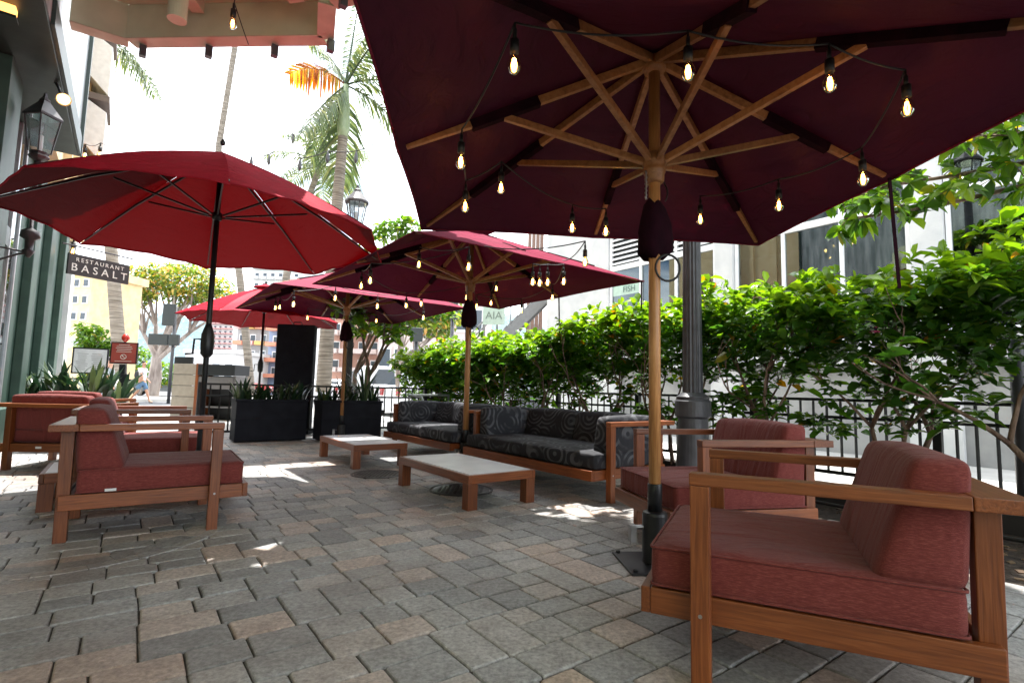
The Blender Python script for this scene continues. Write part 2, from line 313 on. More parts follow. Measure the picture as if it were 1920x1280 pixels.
# ---------------- ground ----------------
def sheet(name, pts, z, mat, h=0):
    o = MB().prism([(p[0], p[1]) for p in pts], z-.3-h, z).build(name, mat); return tag(o, kind='structure')
sheet('ground', [(-4000, -4000), (4000, -4000), (4000, 6000), (-4000, 6000)], -.16, ASPH)
q = lambda s0, s1, n0, n1: [W(s0, n0), W(s0, n1), W(s1, n1), W(s1, n0)][::-1]
sheet('sidewalk', q(9.42, 21, -12, 5.98), 0-.004, CONC)
sheet('driveway', q(-6, 21, 5.99, 9.3), -.03, CONC)
sheet('far_sidewalk', q(31, 36, -60, 60), -.03, CONC)
sheet('planting_bed', q(-6, 9.41, 3.2, 5.98), -.035, SOIL)
sheet('patio_base', q(-6, 9.41, -1.3, 3.19), -.0115, JOINT)
sheet('road_marking', q(22.1, 22.35, -60, 60), -.152, WHITE)
def paving():
    mb = MB(); n0, n1 = -1.28, 3.98
    def ok(a, n): return n < 3.5 + max(0, min(.46, (a-.75)*.8))
    def stone(a0, a1, b0, b1):
        cs, cn = (a0+a1)/2, (b0+b1)/2
        if not ok(cs, cn): return
        g = .003; z = random.gauss(0, .0007); tn = min(1, max(0, random.betavariate(1.3, 1.9)))
        js = lambda: random.uniform(-.0016, .0016)
        cr = [(a0+g+js(), b0+g+js()), (a0+g+js(), b1-g+js()), (a1-g+js(), b1-g+js()), (a1-g+js(), b0+g+js())]
        vs = []
        for (dz, ins, c) in ((-.05, 0, .004), (-.007, 0, .004), (-.0022, .002, .006), (z*.3, .0065, .008)):
            for k in range(4):
                x, y = cr[k]; sx, sy = math.copysign(1, cs-x), math.copysign(1, cn-y); bx, by = x+sx*ins, y+sy*ins
                pr = [(bx+sx*c, by), (bx, by+sy*c)] if k % 2 == 0 else [(bx, by+sy*c), (bx+sx*c, by)]
                vs += [W(p_[0], p_[1], z+dz) for p_ in pr]
        fs = []
        for l in range(3):
            for k in range(8): fs.append((l*8+k, l*8+(k+1) % 8, l*8+8+(k+1) % 8, l*8+8+k))
        fs.append(tuple(24+k for k in range(8)))
        mb.add(vs, fs, tn)
    a = -3.0
    while a < 9.4:
        h1, h2 = random.choice(((.13, .16), (.16, .13), (.145, .145), (.155, .155))); b = n0+rnd(0, .1)
        while b < n1:
            if random.random() < .3:      # stone standing across both courses
                w_ = random.choice((.15, .16, .19)); stone(a, a+h1+h2, b, b+w_); b += w_
            else:
                ln = random.choice((.38, .46, .5, .6)); 
                for (c0, c1) in ((a, a+h1), (a+h1, a+h1+h2)):
                    k = 2 if ln < .5 else 3 if ln < .6 else random.choice((3, 4)); ws = [rnd(.75, 1.3) for _ in range(k)]; t = sum(ws); x = b
                    for w_ in ws: stone(c0, c1, x, x+ln*w_/t); x += ln*w_/t
                b += ln
        a += h1+h2
    o = mb.build('patio_paving', PAVE, attr='tone', smooth=False); tag(o, kind='structure')
def rnd(a, b): return random.uniform(a, b)
paving()
def ringpav():
    # ring of curved pavers round the old circular inlay on the left
    mb = MB(); c = Vector((-2.42, 2.98, 0))
    for r0, r1, n in ((.60, .70, 20), (.705, .765, 24)):
        for i in range(n):
            t0, t1 = 2*math.pi*(i+.02)/n, 2*math.pi*(i+.98)/n; vs = []
            for z in (-.04, .0035):
                for k in range(5):
                    t = t0+(t1-t0)*k/4; vs += [c+Vector((math.cos(t)*r0, math.sin(t)*r0, z)), c+Vector((math.cos(t)*r1, math.sin(t)*r1, z))]
            fs = []
            for k in range(4):
                a = 2*k; fs += [(10+a, 10+a+1, 10+a+3, 10+a+2), (a, a+2, 10+a+2, 10+a), (a+1, 10+a+1, 10+a+3, a+3)]
            fs += [(0, 10, 11, 1), (8, 9, 19, 18)]
            mb.add(vs, fs, random.uniform(.1, .7))
    tag(mb.build('paving_ring', PAVE, attr='tone'), kind='structure')
ringpav()
def manhole(x, y, r, label):
    e = empty('manhole_cover', (x, y, .002), 0, label, 'manhole cover', 'round covers in the paving')
    MB().lathe([(r, -.03), (r, .004), (r-.012, .006), (r-.02, .002), (r-.022, -.004)], 48).build('rim', STEELD, e, bevel=0)
    m = MB().lathe([(r-.03, -.03), (r-.03, .003)], 48)
    for i in range(-7, 8):
        for j in range(-7, 8):
            if math.hypot(i, j)*.035 < r-.06: m.box((i*.035, j*.035, .004), (.02, .012, .004), rz=R(45 if (i+j) % 2 else -45))
    m.build('lid', STEELD, e)
STEELD = noisy('worn_iron', (.05, .05, .052), (.13, .125, .12), 9, .45, metal=.4, bmp=.3)
manhole(-.40, 4.50, .27, 'round iron cover under the front end of the nearer white-topped coffee table')
manhole(-1.28, 5.18, .25, 'round iron cover in the pavers between the two white-topped coffee tables')

# ---------------- seating ----------------
def seat_frame(e, hw, nlegs=2):
    """wooden lounge frame, half width hw. +Y is the front"""
    for s in (-1, 1):
        o = MB().bb(s*hw-(.052 if s > 0 else 0), s*hw+(0 if s > 0 else .052), .34, .395, 0, .578).build('leg', WZ, e, bevel=.003)
        x0, x1 = (hw-.137, hw-.087) if s > 0 else (-hw+.087, -hw+.137)
        MB().hexa([(x0, -.345, 0), (x1, -.345, 0), (x1, -.288, 0), (x0, -.288, 0), (x0, -.352, .578), (x1, -.352, .578), (x1, -.295, .578), (x0, -.295, .578)]).build('leg', WZ, e, bevel=.003)
        x0, x1 = (hw-.05, hw) if s > 0 else (-hw, -hw+.05)
        MB().bb(x0-.002, x1+.002, -.27, .397, .579, .614).build('armrest', WY, e, bevel=.003)
        rx0, rx1 = (hw-.085, hw-.054) if s > 0 else (-hw+.054, -hw+.085)
        MB().bb(rx0, rx1, -.335, .52, .168, .246).build('side_rail', WY, e, bevel=.003)
        MB().tube([(s*(hw-.002), .368, .207), (s*(hw+.0015), .368, .207)], .006, 8).build('bolt_head', STEEL, e)
        
    MB().bb(-hw-.002, hw+.002, -.395, -.272, .579, .6145).build('back_rail', WX, e, bevel=.003)
    MB().bb(-hw+.056, hw-.056, .521, .549, .168, .246).build('front_rail', WX, e, bevel=.003)
    MB().bb(-hw+.139, hw-.139, -.335, -.307, .168, .246).build('rear_rail', WX, e, bevel=.003)
    m = MB()
    for k in range(7): m.bb(-hw+.087, hw-.087, -.33+k*.12, -.33+k*.12+.07, .205, .225)
    m.build('slats', WX, e)
def piping(o, hx, y0, y1, zs):
    m = MB(); c = .018
    for z in zs:
        m.tube([(-hx+c, y0, z), (hx-c, y0, z), (hx-.004, y0+.004, z), (hx, y0+c, z), (hx, y1-c, z), (hx-.004, y1-.004, z), (hx-c, y1, z), (-hx+c, y1, z), (-hx+.004, y1-.004, z), (-hx, y1-c, z), (-hx, y0+c, z), (-hx+.004, y0+.004, z), (-hx+c, y0, z)], .0042, 6)
    m.build('piping', RED, o, smooth=True)
def chair():
    e = empty('lounge_chair'); hw = .405; seat_frame(e, hw)
    v, f = rbox(2*(hw-.052)-.012, .79, .13, .024, puff=.007, c=(0, .125, .3105)); sc_ = MB().add(v, f).build('seat_cushion', RED, e, smooth=True); piping(sc_, hw-.058, -.27, .52, (.368, .256))
    def tp(x, y, z):
        k = (z+.165)/.33
        return x*(1-.02*k), (y+.0)*(1-.30*k) - .055*k + (.0 if y < 0 else -.02*k), z
    v, f = rbox(2*(hw-.052)-.03, .215, .335, .034, puff=.014, taper=tp, c=(0, -.17, .525)); MB().add(v, f).build('back_cushion', RED, e, smooth=True)
    MB().box((-.30, .47, .262), (.045, .004, .016)).build('care_tag', WHITE, e)
    MB().box((hw-.053, -.12, .262), (.004, .05, .014)).build('care_tag', WHITE, e)
    MB().box((-.02, -.337, .21), (.05, .004, .02)).build('care_tag', WHITE, e)
    tag(e, 'x', 'armchair', 'terracotta lounge chairs with wooden frames'); return e
ch = chair()
place(ch, 1.07, 1.795, -65, 'nearest terracotta lounge chair, in the front right corner of the patio')
place(copy_tree(ch), 1.29, 3.19, -102, 'terracotta lounge chair between the black sofa and the nearest chair, facing the wooden umbrella pole')
place(copy_tree(ch), -2.24, 3.24, 56, 'terracotta lounge chair at front left, seen side-on with empty pavers before it')
place(copy_tree(ch), -3.28, 4.62, 56, 'terracotta lounge chair just behind the front left chair, facing the same way')
place(copy_tree(ch), -4.38, 5.26, -6, 'terracotta lounge chair at the left wall showing its back and white tag')
place(copy_tree(ch), -5.36, 6.6, -6, 'terracotta lounge chair farthest back on the left beside the strap-leaf plants')
def sofa(name, sr, sl, n, label):
    hw = (sl-sr)/2; p = W((sr+sl)/2, n+.395)
    e = empty(name, p, -R(AZS-90), label, 'sofa', 'black patterned outdoor sofas'); seat_frame(e, hw)
    v, f = rbox(2*(hw-.052)-.012, .79, .13, .03, puff=.008, c=(0, .125, .3105)); MB().add(v, f).build('seat_cushion', SOFA, e, smooth=True)
    def tp(x, y, z):
        k = (z+.15)/.30
        return x, y*(1-.28*k) - .045*k, z
    wb = (2*(hw-.052)-.36)/2
    for s in (-1, 1):
        v, f = rbox(wb-.006, .2, .30, .04, puff=.014, taper=tp, c=(s*wb/2, -.2, .50)); MB().add(v, f).build('back_cushion', SOFA, e, smooth=True)
        def ts(x, y, z, s=s):
            k = (z+.15)/.30
            return x*(1-.3*k)+s*.025*k, y, z
        v, f = rbox(.19, .66, .30, .04, puff=.014, taper=ts, c=(s*(hw-.155), .03, .50)); MB().add(v, f).build('side_cushion', SOFA, e, smooth=True)
sofa('sofa', 2.83, 4.82, 3.05, 'black patterned sofa nearer the camera, beside the grey lamp post')
sofa('sofa', 4.99, 6.92, 3.05, 'black patterned sofa farther back, beside the railing and dark planter')
def table(s, n, ls, ln, label, rot=0):
    p = W(s+ls/2, n+ln/2); e = empty('coffee_table', p, -R(AZS), label, 'coffee table', 'low wooden coffee tables')
    a, b = ln/2, ls/2
    for i in (-1, 1):
        for j in (-1, 1): MB().box((i*(a-.042), j*(b-.042), .09), (.08, .08, .18)).build('leg', WZ, e, bevel=.003)
        MB().box((i*(a-.0135), 0, .212), (.027, 2*b, .062)).build('apron', WY, e, bevel=.003)
        MB().box((0, i*(b-.0135), .212), (2*a-.056, .027, .062)).build('apron', WX, e, bevel=.003)
    MB().box((0, 0, .2375), (2*a-.056, 2*b-.056, .018)).build('tabletop', TOP, e, bevel=.001)
table(3.17, 1.98, 1.16, .60, 'nearer white-topped coffee table in front of the black sofa')
table(5.32, 1.93, 1.16, .60, 'farther white-topped coffee table near the dark planter')
table(4.5, -.40, .6, 1.1, 'white-topped coffee table tucked between the two left lounge chairs')

# ---------------- umbrellas ----------------
CAN = {}
def canopy_z(key, x, y):
    c, rot, h, zt, ze, kind = CAN[key]; d = Matrix.Rotation(-rot, 2) @ Vector((x-c[0], y-c[1]))
    m = max(abs(d.x), abs(d.y))/h if kind == 4 else math.hypot(d.x, d.y)/(h*.95)
    return zt-(zt-ze)*m, m
def umbrella(key, x, y, rot, h, zt, ze, zr, kind, label, cloth, style, pole_r=.032, bag=True, straps=()):
    CAN[key] = ((x, y), rot, h, zt, ze, kind)
    e = empty('patio_umbrella', (x, y, 0), rot, label, 'umbrella', 'patio umbrellas')
    RM, PM = (RIBW, POLEW) if style == 'wood' else (BLACKM, BLACKM)
    if kind == 4: P = [Vector(p)*h for p in ((1, 1), (0, 1), (-1, 1), (-1, 0), (-1, -1), (0, -1), (1, -1), (1, 0))]
    else: P = [Vector((math.cos(t), math.sin(t)))*h for t in [2*math.pi*(i+.5)/8 for i in range(8)]]
    m = MB(); K = 12; J = 10; H = zt-ze
    dome = .0 if kind == 4 else .045
    for i in range(8):
        a, b = P[i], P[(i+1) % 8]; vs = []
        for k in range(K+1):
            for j in range(J+1):
                t = j/J; u = k/K; pt = (a*(1-t)+b*t)*u; bow = 4*t*(1-t)
                edge = bow*(u**3)*(.035 if kind != 4 else .022)
                pt = pt*(1-edge*.35)
                z = zt - H*u + dome*math.sin(math.pi*u) - .018*bow*math.sin(math.pi*u)*(1 if kind == 4 else 1.3) + (edge*.9 if kind != 4 else edge*.3)
                if kind != 4: z += .006*math.sin(19*t+7*u+i*2)*u
                vs.append((pt.x, pt.y, z))
        fs = [(k*(J+1)+j, (k+1)*(J+1)+j, (k+1)*(J+1)+j+1, k*(J+1)+j+1) for k in range(K) for j in range(J)]
        m.add(vs, fs)
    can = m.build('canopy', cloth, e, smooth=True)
    hm = MB()
    for i in range(8):
        a, b = P[i], P[(i+1) % 8]; pts = []
        for j in range(J+1):
            t = j/J; bow = 4*t*(1-t); edge = bow*(.035 if kind != 4 else .022)
            pt = (a*(1-t)+b*t)*(1-edge*.35); pts.append((pt.x, pt.y, ze+(edge*.9 if kind != 4 else edge*.3)-.004+(0 if kind == 4 else .006*math.sin(19*t+7+i*2))))
        hm.tube(pts, .006, 5)
    hm.build('hem', cloth, can, smooth=True)
    # vent cap and finial
    vc = MB(); s_ = .2; hh = .16*H/h
    P2 = [p/h*s_*(1 if kind == 4 else 1) for p in P]
    vc.add([(0, 0, zt+.06)]+[(p.x*1.1, p.y*1.1, zt+.06-.05-hh*.4) for p in P2], [(0, i+1, (i+1) % 8+1) for i in range(8)]); (vc.build('vent', cloth, can, smooth=True) if key != 'u4' else None)
    MB().lathe([(.0, zt+.05), (.016, zt+.06), (.022, zt+.08), (.014, zt+.1), (.003, zt+.115)], 12).build('finial', PM, e, smooth=True)
    zh = zt-.07
    big = style == 'wood'
    MB().lathe([(.035, zh-.05), (.055, zh-.045), (.062, zh-.02), (.055, zh), (.06, zh+.02), (.04, zh+.03)] if big else [(.025, zh-.03), (.04, zh-.02), (.04, zh+.02), (.02, zh+.03)], 20).build('top_hub', RM, e, smooth=True)
    MB().lathe([(.038, zr-.12), (.05, zr-.11), (.052, zr-.07), (.058, zr-.06), (.058, zr-.04), (.052, zr-.03), (.066, zr-.01), (.066, zr+.02), (.05, zr+.03), (.038, zr+.05)] if big else [(.024, zr-.04), (.038, zr-.03), (.04, zr+.02), (.026, zr+.03)], 20).build('runner', RM, e, smooth=True)
    for i in range(8):
        a = P[i]; L_ = a.length; d = a/L_
        off = .028 if big else .014
        p0 = Vector((d.x*.05, d.y*.05, zt-H*.05/L_-off-.012)); ku = .965; p1 = Vector((a.x*ku, a.y*ku, zt-H*ku-off*.6))
        rb = MB(); w_, h_ = (.03, .043) if big else (.014, .018)
        mid = p0.lerp(p1, .6)+Vector((0, 0, dome*.8))
        rb.bar(p0, mid, w_, h_); 
        x_ = (p1-mid).normalized().cross(Vector((0, 0, 1))).normalized(); u_ = x_.cross((p1-mid).normalized())
        A = [mid+x_*(sx*w_/2)+u_*(sz*h_/2) for sx, sz in ((-1, -1), (1, -1), (1, 1), (-1, 1))]; B = [p1+x_*(sx*w_*.4)+u_*(sz*h_*.22)+Vector((0, 0, .006)) for sx, sz in ((-1, -1), (1, -1), (1, 1), (-1, 1))]
        rb.add(A+B, [(0, 4, 5, 1), (1, 5, 6, 2), (2, 6, 7, 3), (3, 7, 4, 0), (4, 7, 6, 5), (0, 1, 2, 3)])
        r_ = rb.build('rib', RM, e, bevel=.002)
        k = .56 if big else .5
        dd = h*k/L_ if kind == 4 and big else k
        kk = (.60 if L_ < h*1.1 else .50) if kind == 4 else .5
        q0 = Vector((d.x*.06, d.y*.06, zr)); q1 = p0.lerp(p1, kk)-Vector((0, 0, h_*.5+.002))
        MB().bar(q0, q1, w_*.9, h_*.8).build('strut', RM, e, bevel=.002)
        if big:
            s0, s1 = p0.lerp(p1, .40 if L_ > h*1.1 else .46), p0.lerp(p1, .74)
            MB().bar(s0, s1, w_+.012, h_+.014).build('sleeve', DBURG, r_)
    MB().tube([(0, 0, .05), (0, 0, 1.2), (0, 0, zt-.02)], pole_r, 20).build('pole', PM, e, smooth=True)
    if style == 'wood':
        b = MB().lathe([(.036, .26), (.036, .39), (.034, .395)], 20); b.build('pole_sleeve', BLACKM, e, smooth=True)
        MB().lathe([(.062, .012), (.062, .24), (.058, .255), (.037, .258)], 24).build('base_tube', BLACKM, e, bevel=.003)
        o = MB(); o.box((0, 0, .006), (.34, .34, .012))
        for i in (-1, 1):
            for j in (-1, 1): o.lathe([(.012, .012), (.012, .022), (.008, .026)], 6, c=(i*.145, j*.145, 0))
        o.build('base_plate', BLACKM, e, bevel=.002)
        k = MB(); k.tube([(-.06, 0, .18), (-.115, 0, .18)], .012, 8); k.box((-.115, 0, .15), (.03, .04, .08)); k.tube([(-.1, -.02, .1), (-.1, -.02, .16), (-.125, -.02, .175), (-.13, -.02, .1)], .004, 6); k.build('lock', STEEL, e, bevel=.002)
        if bag:
            zb = zr-.22
            prof = [(.036, zb+.0), (.05, zb-.02), (.075, zb-.1), (.09, zb-.2), (.085, zb-.26), (.05, zb-.3)]
            vs = MB().lathe(prof, 14)
            vs.v = [(x_*(1+.22*math.sin(5*math.atan2(y_, x_)+z_*9)), y_*(.8+.2*math.cos(3*math.atan2(y_, x_))), z_+.02*math.sin(4*math.atan2(y_, x_))) for x_, y_, z_ in vs.v]
            vs.build('pole_bag', DBURG, e, smooth=True)
        k = MB(); k3 = MB(); k2 = MB(); pts = [(.05+.02*math.sin(t), .045*math.cos(t)*.5, zr-.08-t*.045) for t in [i*.35 for i in range(10)]]
        k.tube(pts, .004, 6); k2.tube([(-.05, -.02, zr-.06-.012*i) if i % 2 else (-.056, -.024, zr-.06-.012*i) for i in range(14)], .006, 5)
        k3.tube([(0.06+.065*math.sin(t), -.03, zb-.36+.07*math.cos(t)) for t in [i*.33 for i in range(20)]], .006, 6)
        k.build('pull_cord', SOCK, e, smooth=True); k2.build('chain', STEEL, e, smooth=True); k3.build('cable_loop', SOCK, e, smooth=True)
    else:
        MB().lathe([(.022, 1.05), (.045, 1.08), (.05, 1.16), (.048, 1.24), (.03, 1.3), (.021, 1.33)], 14).build('crank_housing', BLACKM, e, smooth=True)
        MB().tube([(-.04, 0, 1.2), (-.1, 0, 1.2), (-.105, 0, 1.08), (-.16, 0, 1.075)], .008, 8).build('crank_handle', BLACKM, e, smooth=True)
        MB().lathe([(.25, 0), (.25, .03), (.22, .06), (.05, .08), (.03, .3), (.022, .31)], 28).build('base', BLACKM, e, smooth=False)
    for (i, dx, ln, sw) in straps:
        a = P[i]*.985; pts = [(a.x+sw*t, a.y, ze-ln*t) for t in (0, .2, .4, .6, .8, 1)]
        mb = MB()
        for p_, q_ in zip(pts[:-1], pts[1:]): mb.bar(p_, q_, .02, .004, up=(0, 1, 0))
        mb.build('tie_strap', DBURG, e)
    return e
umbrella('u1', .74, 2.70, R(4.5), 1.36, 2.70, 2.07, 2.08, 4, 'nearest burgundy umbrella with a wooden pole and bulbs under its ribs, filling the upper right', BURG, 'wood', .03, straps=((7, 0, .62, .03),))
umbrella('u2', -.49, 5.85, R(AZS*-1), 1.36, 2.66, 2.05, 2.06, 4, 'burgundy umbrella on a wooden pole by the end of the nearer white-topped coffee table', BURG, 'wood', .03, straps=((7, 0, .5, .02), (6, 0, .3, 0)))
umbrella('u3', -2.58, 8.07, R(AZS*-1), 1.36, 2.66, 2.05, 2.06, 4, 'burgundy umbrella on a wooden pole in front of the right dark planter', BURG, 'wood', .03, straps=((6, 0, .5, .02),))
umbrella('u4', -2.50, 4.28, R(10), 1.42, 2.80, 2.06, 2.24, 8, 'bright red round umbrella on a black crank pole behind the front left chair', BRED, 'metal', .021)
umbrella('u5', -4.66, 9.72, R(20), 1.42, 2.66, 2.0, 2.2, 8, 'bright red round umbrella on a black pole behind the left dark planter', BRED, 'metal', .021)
MB().tube([(-.0, 0, 0)]*1+[(0, 0, 0.0001)], .001, 3)

# ---------------- string lights ----------------
def bulb(parent, p, s=1.):
    e = MB(); e.tube([(p[0], p[1], p[2]+.005), (p[0], p[1], p[2]-.045*s)], .017*s, 10); e.tube([(p[0], p[1], p[2]+.045*s), (p[0], p[1], p[2])], .008*s, 8)
    k = e.build('socket', SOCK, parent, smooth=True)
    z = p[2]-.045*s
    g = MB().lathe([(.010*s, z), (.014*s, z-.012*s), (.023*s, z-.03*s), (.0265*s, z-.046*s), (.024*s, z-.062*s), (.012*s, z-.077*s), (.002*s, z-.08*s)], 14, c=(p[0], p[1], 0)).build('bulb', BGLASS, parent, smooth=True)
    f = MB()
    for i in range(4):
        t = i*math.pi/2; f.tube([(p[0]+.004*s*math.cos(t), p[1]+.004*s*math.sin(t), z-.02*s), (p[0]+.009*s*math.cos(t), p[1]+.009*s*math.sin(t), z-.045*s), (p[0]+.004*s*math.cos(t), p[1]+.004*s*math.sin(t), z-.07*s)], .0022*s, 5)
    f.build('filament', FIL, g)
    MB().lathe([(.002*s, z-.02*s), (.011*s, z-.035*s), (.013*s, z-.05*s), (.01*s, z-.068*s), (.002*s, z-.075*s)], 8, c=(p[0], p[1], 0)).build('glow', BCORE2, g, smooth=True)
def glowmat():
    m, t, p, o = newmat('bulb_inner_glow'); t.nodes.remove(p)
    tr = nd(t, 'ShaderNodeBsdfTransparent'); em = nd(t, 'ShaderNodeEmission', Color=(1, .42, .09, 1), Strength=1.5); a = nd(t, 'ShaderNodeMixShader'); a.inputs[0].default_value = .55
    t.links.new(tr.outputs[0], a.inputs[1]); t.links.new(em.outputs[0], a.inputs[2]); t.links.new(a.outputs[0], o.inputs[0]); return m
BCORE2 = glowmat()
def under(key, px, py, drop=.12):
    d = ray(px, py); t = .3; best = None
    while t < 16:
        p = d*t+Vector((0, 0, EYE)); z, m = canopy_z(key, p.x, p.y)
        if m < 1.06 and p.z >= z-drop: return p
        t += .01
    c = CAN[key][0]; return at(px, py, c[1])
def sag(a, b, k, n=10):
    return [Vector(a).lerp(Vector(b), i/n)-Vector((0, 0, k*4*(i/n)*(1-i/n))) for i in range(n+1)]
def strand(pts, label, sagk=.03, s=1., ends=(), wire=.0045):
    e = empty('string_lights', (0, 0, 0), 0, label, 'string lights', 'strings of bulbs')
    m = MB(); up = [Vector(p)+Vector((0, 0, .045+.03)) for p in pts]
    chain = ([Vector(ends[0])] if ends else [])+up+([Vector(ends[1])] if len(ends) > 1 else [])
    for a, b in zip(chain[:-1], chain[1:]): m.tube(sag(a, b, sagk*(b-a).length), wire, 6)
    for p, u in zip(pts, up): m.tube([u, Vector(p)+Vector((0, 0, .03))], wire, 6)
    m.build('cable', SOCK, e, smooth=True)
    for p in pts: bulb(e, Vector(p), s)
    return e
tpx = lambda key, L_, drop: [under(key, x, y, drop) for x, y in L_]
strand(tpx('u1', [(1136, 410), (1073, 403), (940, 325), (873, 360), (865, 270), (965, 78), (1290, 92), (1555, 115), (1699, 163), (1617, 303), (1460, 358), (1313, 387)], .16), 'amber bulbs strung under the nearest burgundy umbrella', .05, 1.05)
strand(tpx('u2', [(786, 478), (879, 480), (695, 508), (678, 520), (762, 560), (875, 545), (931, 528), (921, 556), (894, 562), (978, 570), (1036, 544), (1057, 510), (1027, 511), (1012, 512), (999, 510)], .16), 'glowing bulbs strung under the burgundy umbrella behind the nearer white-topped coffee table', .04)
strand(tpx('u3', [(517, 566), (525, 565), (551, 557), (629, 546), (708, 562), (790, 558), (794, 584), (706, 592), (577, 586)], .15), 'glowing bulbs strung under the farthest burgundy umbrella', .04)
strand([at(1097, 470, 3.9)], 'single bulb on the cable between the two nearest burgundy umbrellas', .05, 1., (W(3.55, 2.3, 2.02), under('u2', 1055, 488, .05)))

ORD = ['leftmost', 'second from the left', 'third from the left', 'fourth from the left', 'fifth from the left', 'sixth from the left', 'seventh from the left', 'eighth from the left', 'rightmost']
# ---------------- leaves ----------------
def leaves(mb, P, D, Ln, Wd, up=None, droop=.25, fold=.12, var=None):
    for i in range(len(P)):
        p = Vector(P[i]); d = Vector(D[i]).normalized(); l = Ln[i]; w_ = Wd[i]/2
        u = Vector((0, 0, 1)) if up is None else Vector(up[i]); x = d.cross(u)
        if x.length < .05: x = Vector((1, 0, 0))
        x.normalize(); u = x.cross(d).normalized(); tw = random.gauss(0, .45)
        x2 = x*math.cos(tw)+u*math.sin(tw); u = u*math.cos(tw)-x*math.sin(tw); x = x2
        g = Vector((0, 0, -droop*l)); f = u*(fold*l)
        m1 = p+d*(.38*l)+g*.1; m2 = p+d*(.74*l)+g*.5; t = p+d*l+g
        vs = [p, m1, m2, t, m1-x*w_+f, m1+x*w_+f, m2-x*w_*.86+f*.8, m2+x*w_*.86+f*.8]
        mb.add(vs, [(0, 5, 1), (0, 1, 4), (1, 5, 7, 2), (4, 1, 2, 6), (2, 7, 3), (6, 2, 3)], random.random() if var is None else var[i])
def rnd(a, b): return random.uniform(a, b)
def branch(mb, p, d, l, r, depth, tips, spread=.7, up=.25, wig=.12):
    p = Vector(p); d = Vector(d).normalized(); pts = [p]; n = 4
    for i in range(n):
        d = (d+Vector((rnd(-wig, wig), rnd(-wig, wig), rnd(-wig, wig)+up*.12))).normalized(); p = p+d*(l/n); pts.append(p)
    mb.tube(pts, [r*(1-.42*i/n) for i in range(n+1)], 7 if r > .02 else 5)
    if depth == 0: tips.append((p, d)); return
    if depth < 3: tips.append((pts[2], d))
    for k in range(random.choice((2, 3)) if depth > 1 else 2):
        dd = (d+Vector((rnd(-spread, spread), rnd(-spread, spread), rnd(-spread*.3, spread*.8)))).normalized()
        branch(mb, p, dd, l*rnd(.6, .85), r*.55, depth-1, tips, spread, up, wig)
def shrub(s, n, H, label, mat=LEAF, dens=1., low=.5, group='shrubs of the clipped hedge', halfS=.72):
    base = W(s, n, -.04); e = empty('hedge_shrub', base, 0, label, 'shrub', group)
    tr = MB(); tips = []
    for k in range(3):
        a = rnd(0, 6.28); d = Vector((math.cos(a)*.3, math.sin(a)*.3, 1))
        branch(tr, (math.cos(a)*.05, math.sin(a)*.05, 0), d, H*.36, .026 if k else .034, 3, tips, .75, .2, .2)
    tr.build('trunk', BARK, e, smooth=True)
    m = MB(); P = []; D = []; Ls = []; Ws = []; V = []
    Sv = Vector((SX, SY, 0)); Nv = Vector((SY, -SX, 0))
    def cluster(c, upw, k=None):
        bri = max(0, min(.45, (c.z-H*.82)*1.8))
        for q_ in range(k or random.choice((5, 6, 7, 8))):
            a = rnd(0, 6.28); el = rnd(-.25, .9)*upw+rnd(-.3, .3)
            P.append(c+Vector((rnd(-.02, .02), rnd(-.02, .02), rnd(-.03, .03)))); D.append((math.cos(a)*math.cos(el), math.sin(a)*math.cos(el), math.sin(el)))
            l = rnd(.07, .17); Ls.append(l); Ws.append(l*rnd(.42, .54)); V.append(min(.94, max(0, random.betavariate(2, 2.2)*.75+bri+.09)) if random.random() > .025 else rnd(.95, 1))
    nn = int(400*dens)
    for i in range(nn):
        z = H*(1-abs(random.gauss(0, .21))) if random.random() < .72 else rnd(low, H*.75)
        if z < low: z = rnd(low, H)
        top = max(0, (z-H*.55)/(H*.45)); ss = rnd(-halfS, halfS); nd_ = rnd(-1, 1)*(.34+.2*top)
        zz = z+.07*math.sin(ss*5+s*3)+.05*math.sin(nd_*9+s) - .12*nd_*nd_*4*(top > .8)
        if z < H*.58 and math.sin(ss*6+s*5)+math.sin(z*7+s) < (.1 if s < 5 else -.8): continue
        cluster(Sv*ss+Nv*nd_+Vector((0, 0, zz)), 1 if z > H*.6 else .5)
    for (t, d) in tips:
        if t.z > .35 and random.random() < .6 and t.z < H: cluster(t, .8, 5)
    for i in range(int(26*dens)):      # shoots standing above the clipped top
        ss = rnd(-halfS, halfS); nd_ = rnd(-.4, .4); z = H+rnd(-.02, .12)+.07*math.sin(ss*5+s*3); cluster(Sv*ss+Nv*nd_+Vector((0, 0, z)), 1.6, 6)
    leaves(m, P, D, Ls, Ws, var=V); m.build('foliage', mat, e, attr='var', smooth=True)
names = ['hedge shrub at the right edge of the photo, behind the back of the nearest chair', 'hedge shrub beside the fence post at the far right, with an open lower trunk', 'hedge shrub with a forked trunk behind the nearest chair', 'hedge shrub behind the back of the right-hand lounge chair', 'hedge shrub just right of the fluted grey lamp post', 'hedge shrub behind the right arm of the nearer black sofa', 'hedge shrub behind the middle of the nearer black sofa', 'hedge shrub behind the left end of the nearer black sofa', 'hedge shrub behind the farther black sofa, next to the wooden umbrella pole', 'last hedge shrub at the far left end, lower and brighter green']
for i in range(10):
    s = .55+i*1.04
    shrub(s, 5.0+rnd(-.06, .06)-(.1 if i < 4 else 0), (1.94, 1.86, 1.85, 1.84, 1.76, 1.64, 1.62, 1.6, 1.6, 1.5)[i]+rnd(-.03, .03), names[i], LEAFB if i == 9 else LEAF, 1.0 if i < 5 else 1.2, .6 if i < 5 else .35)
shrub(-.6, 4.9, 1.9, 'hedge shrub wholly right of the frame edge', dens=.5)
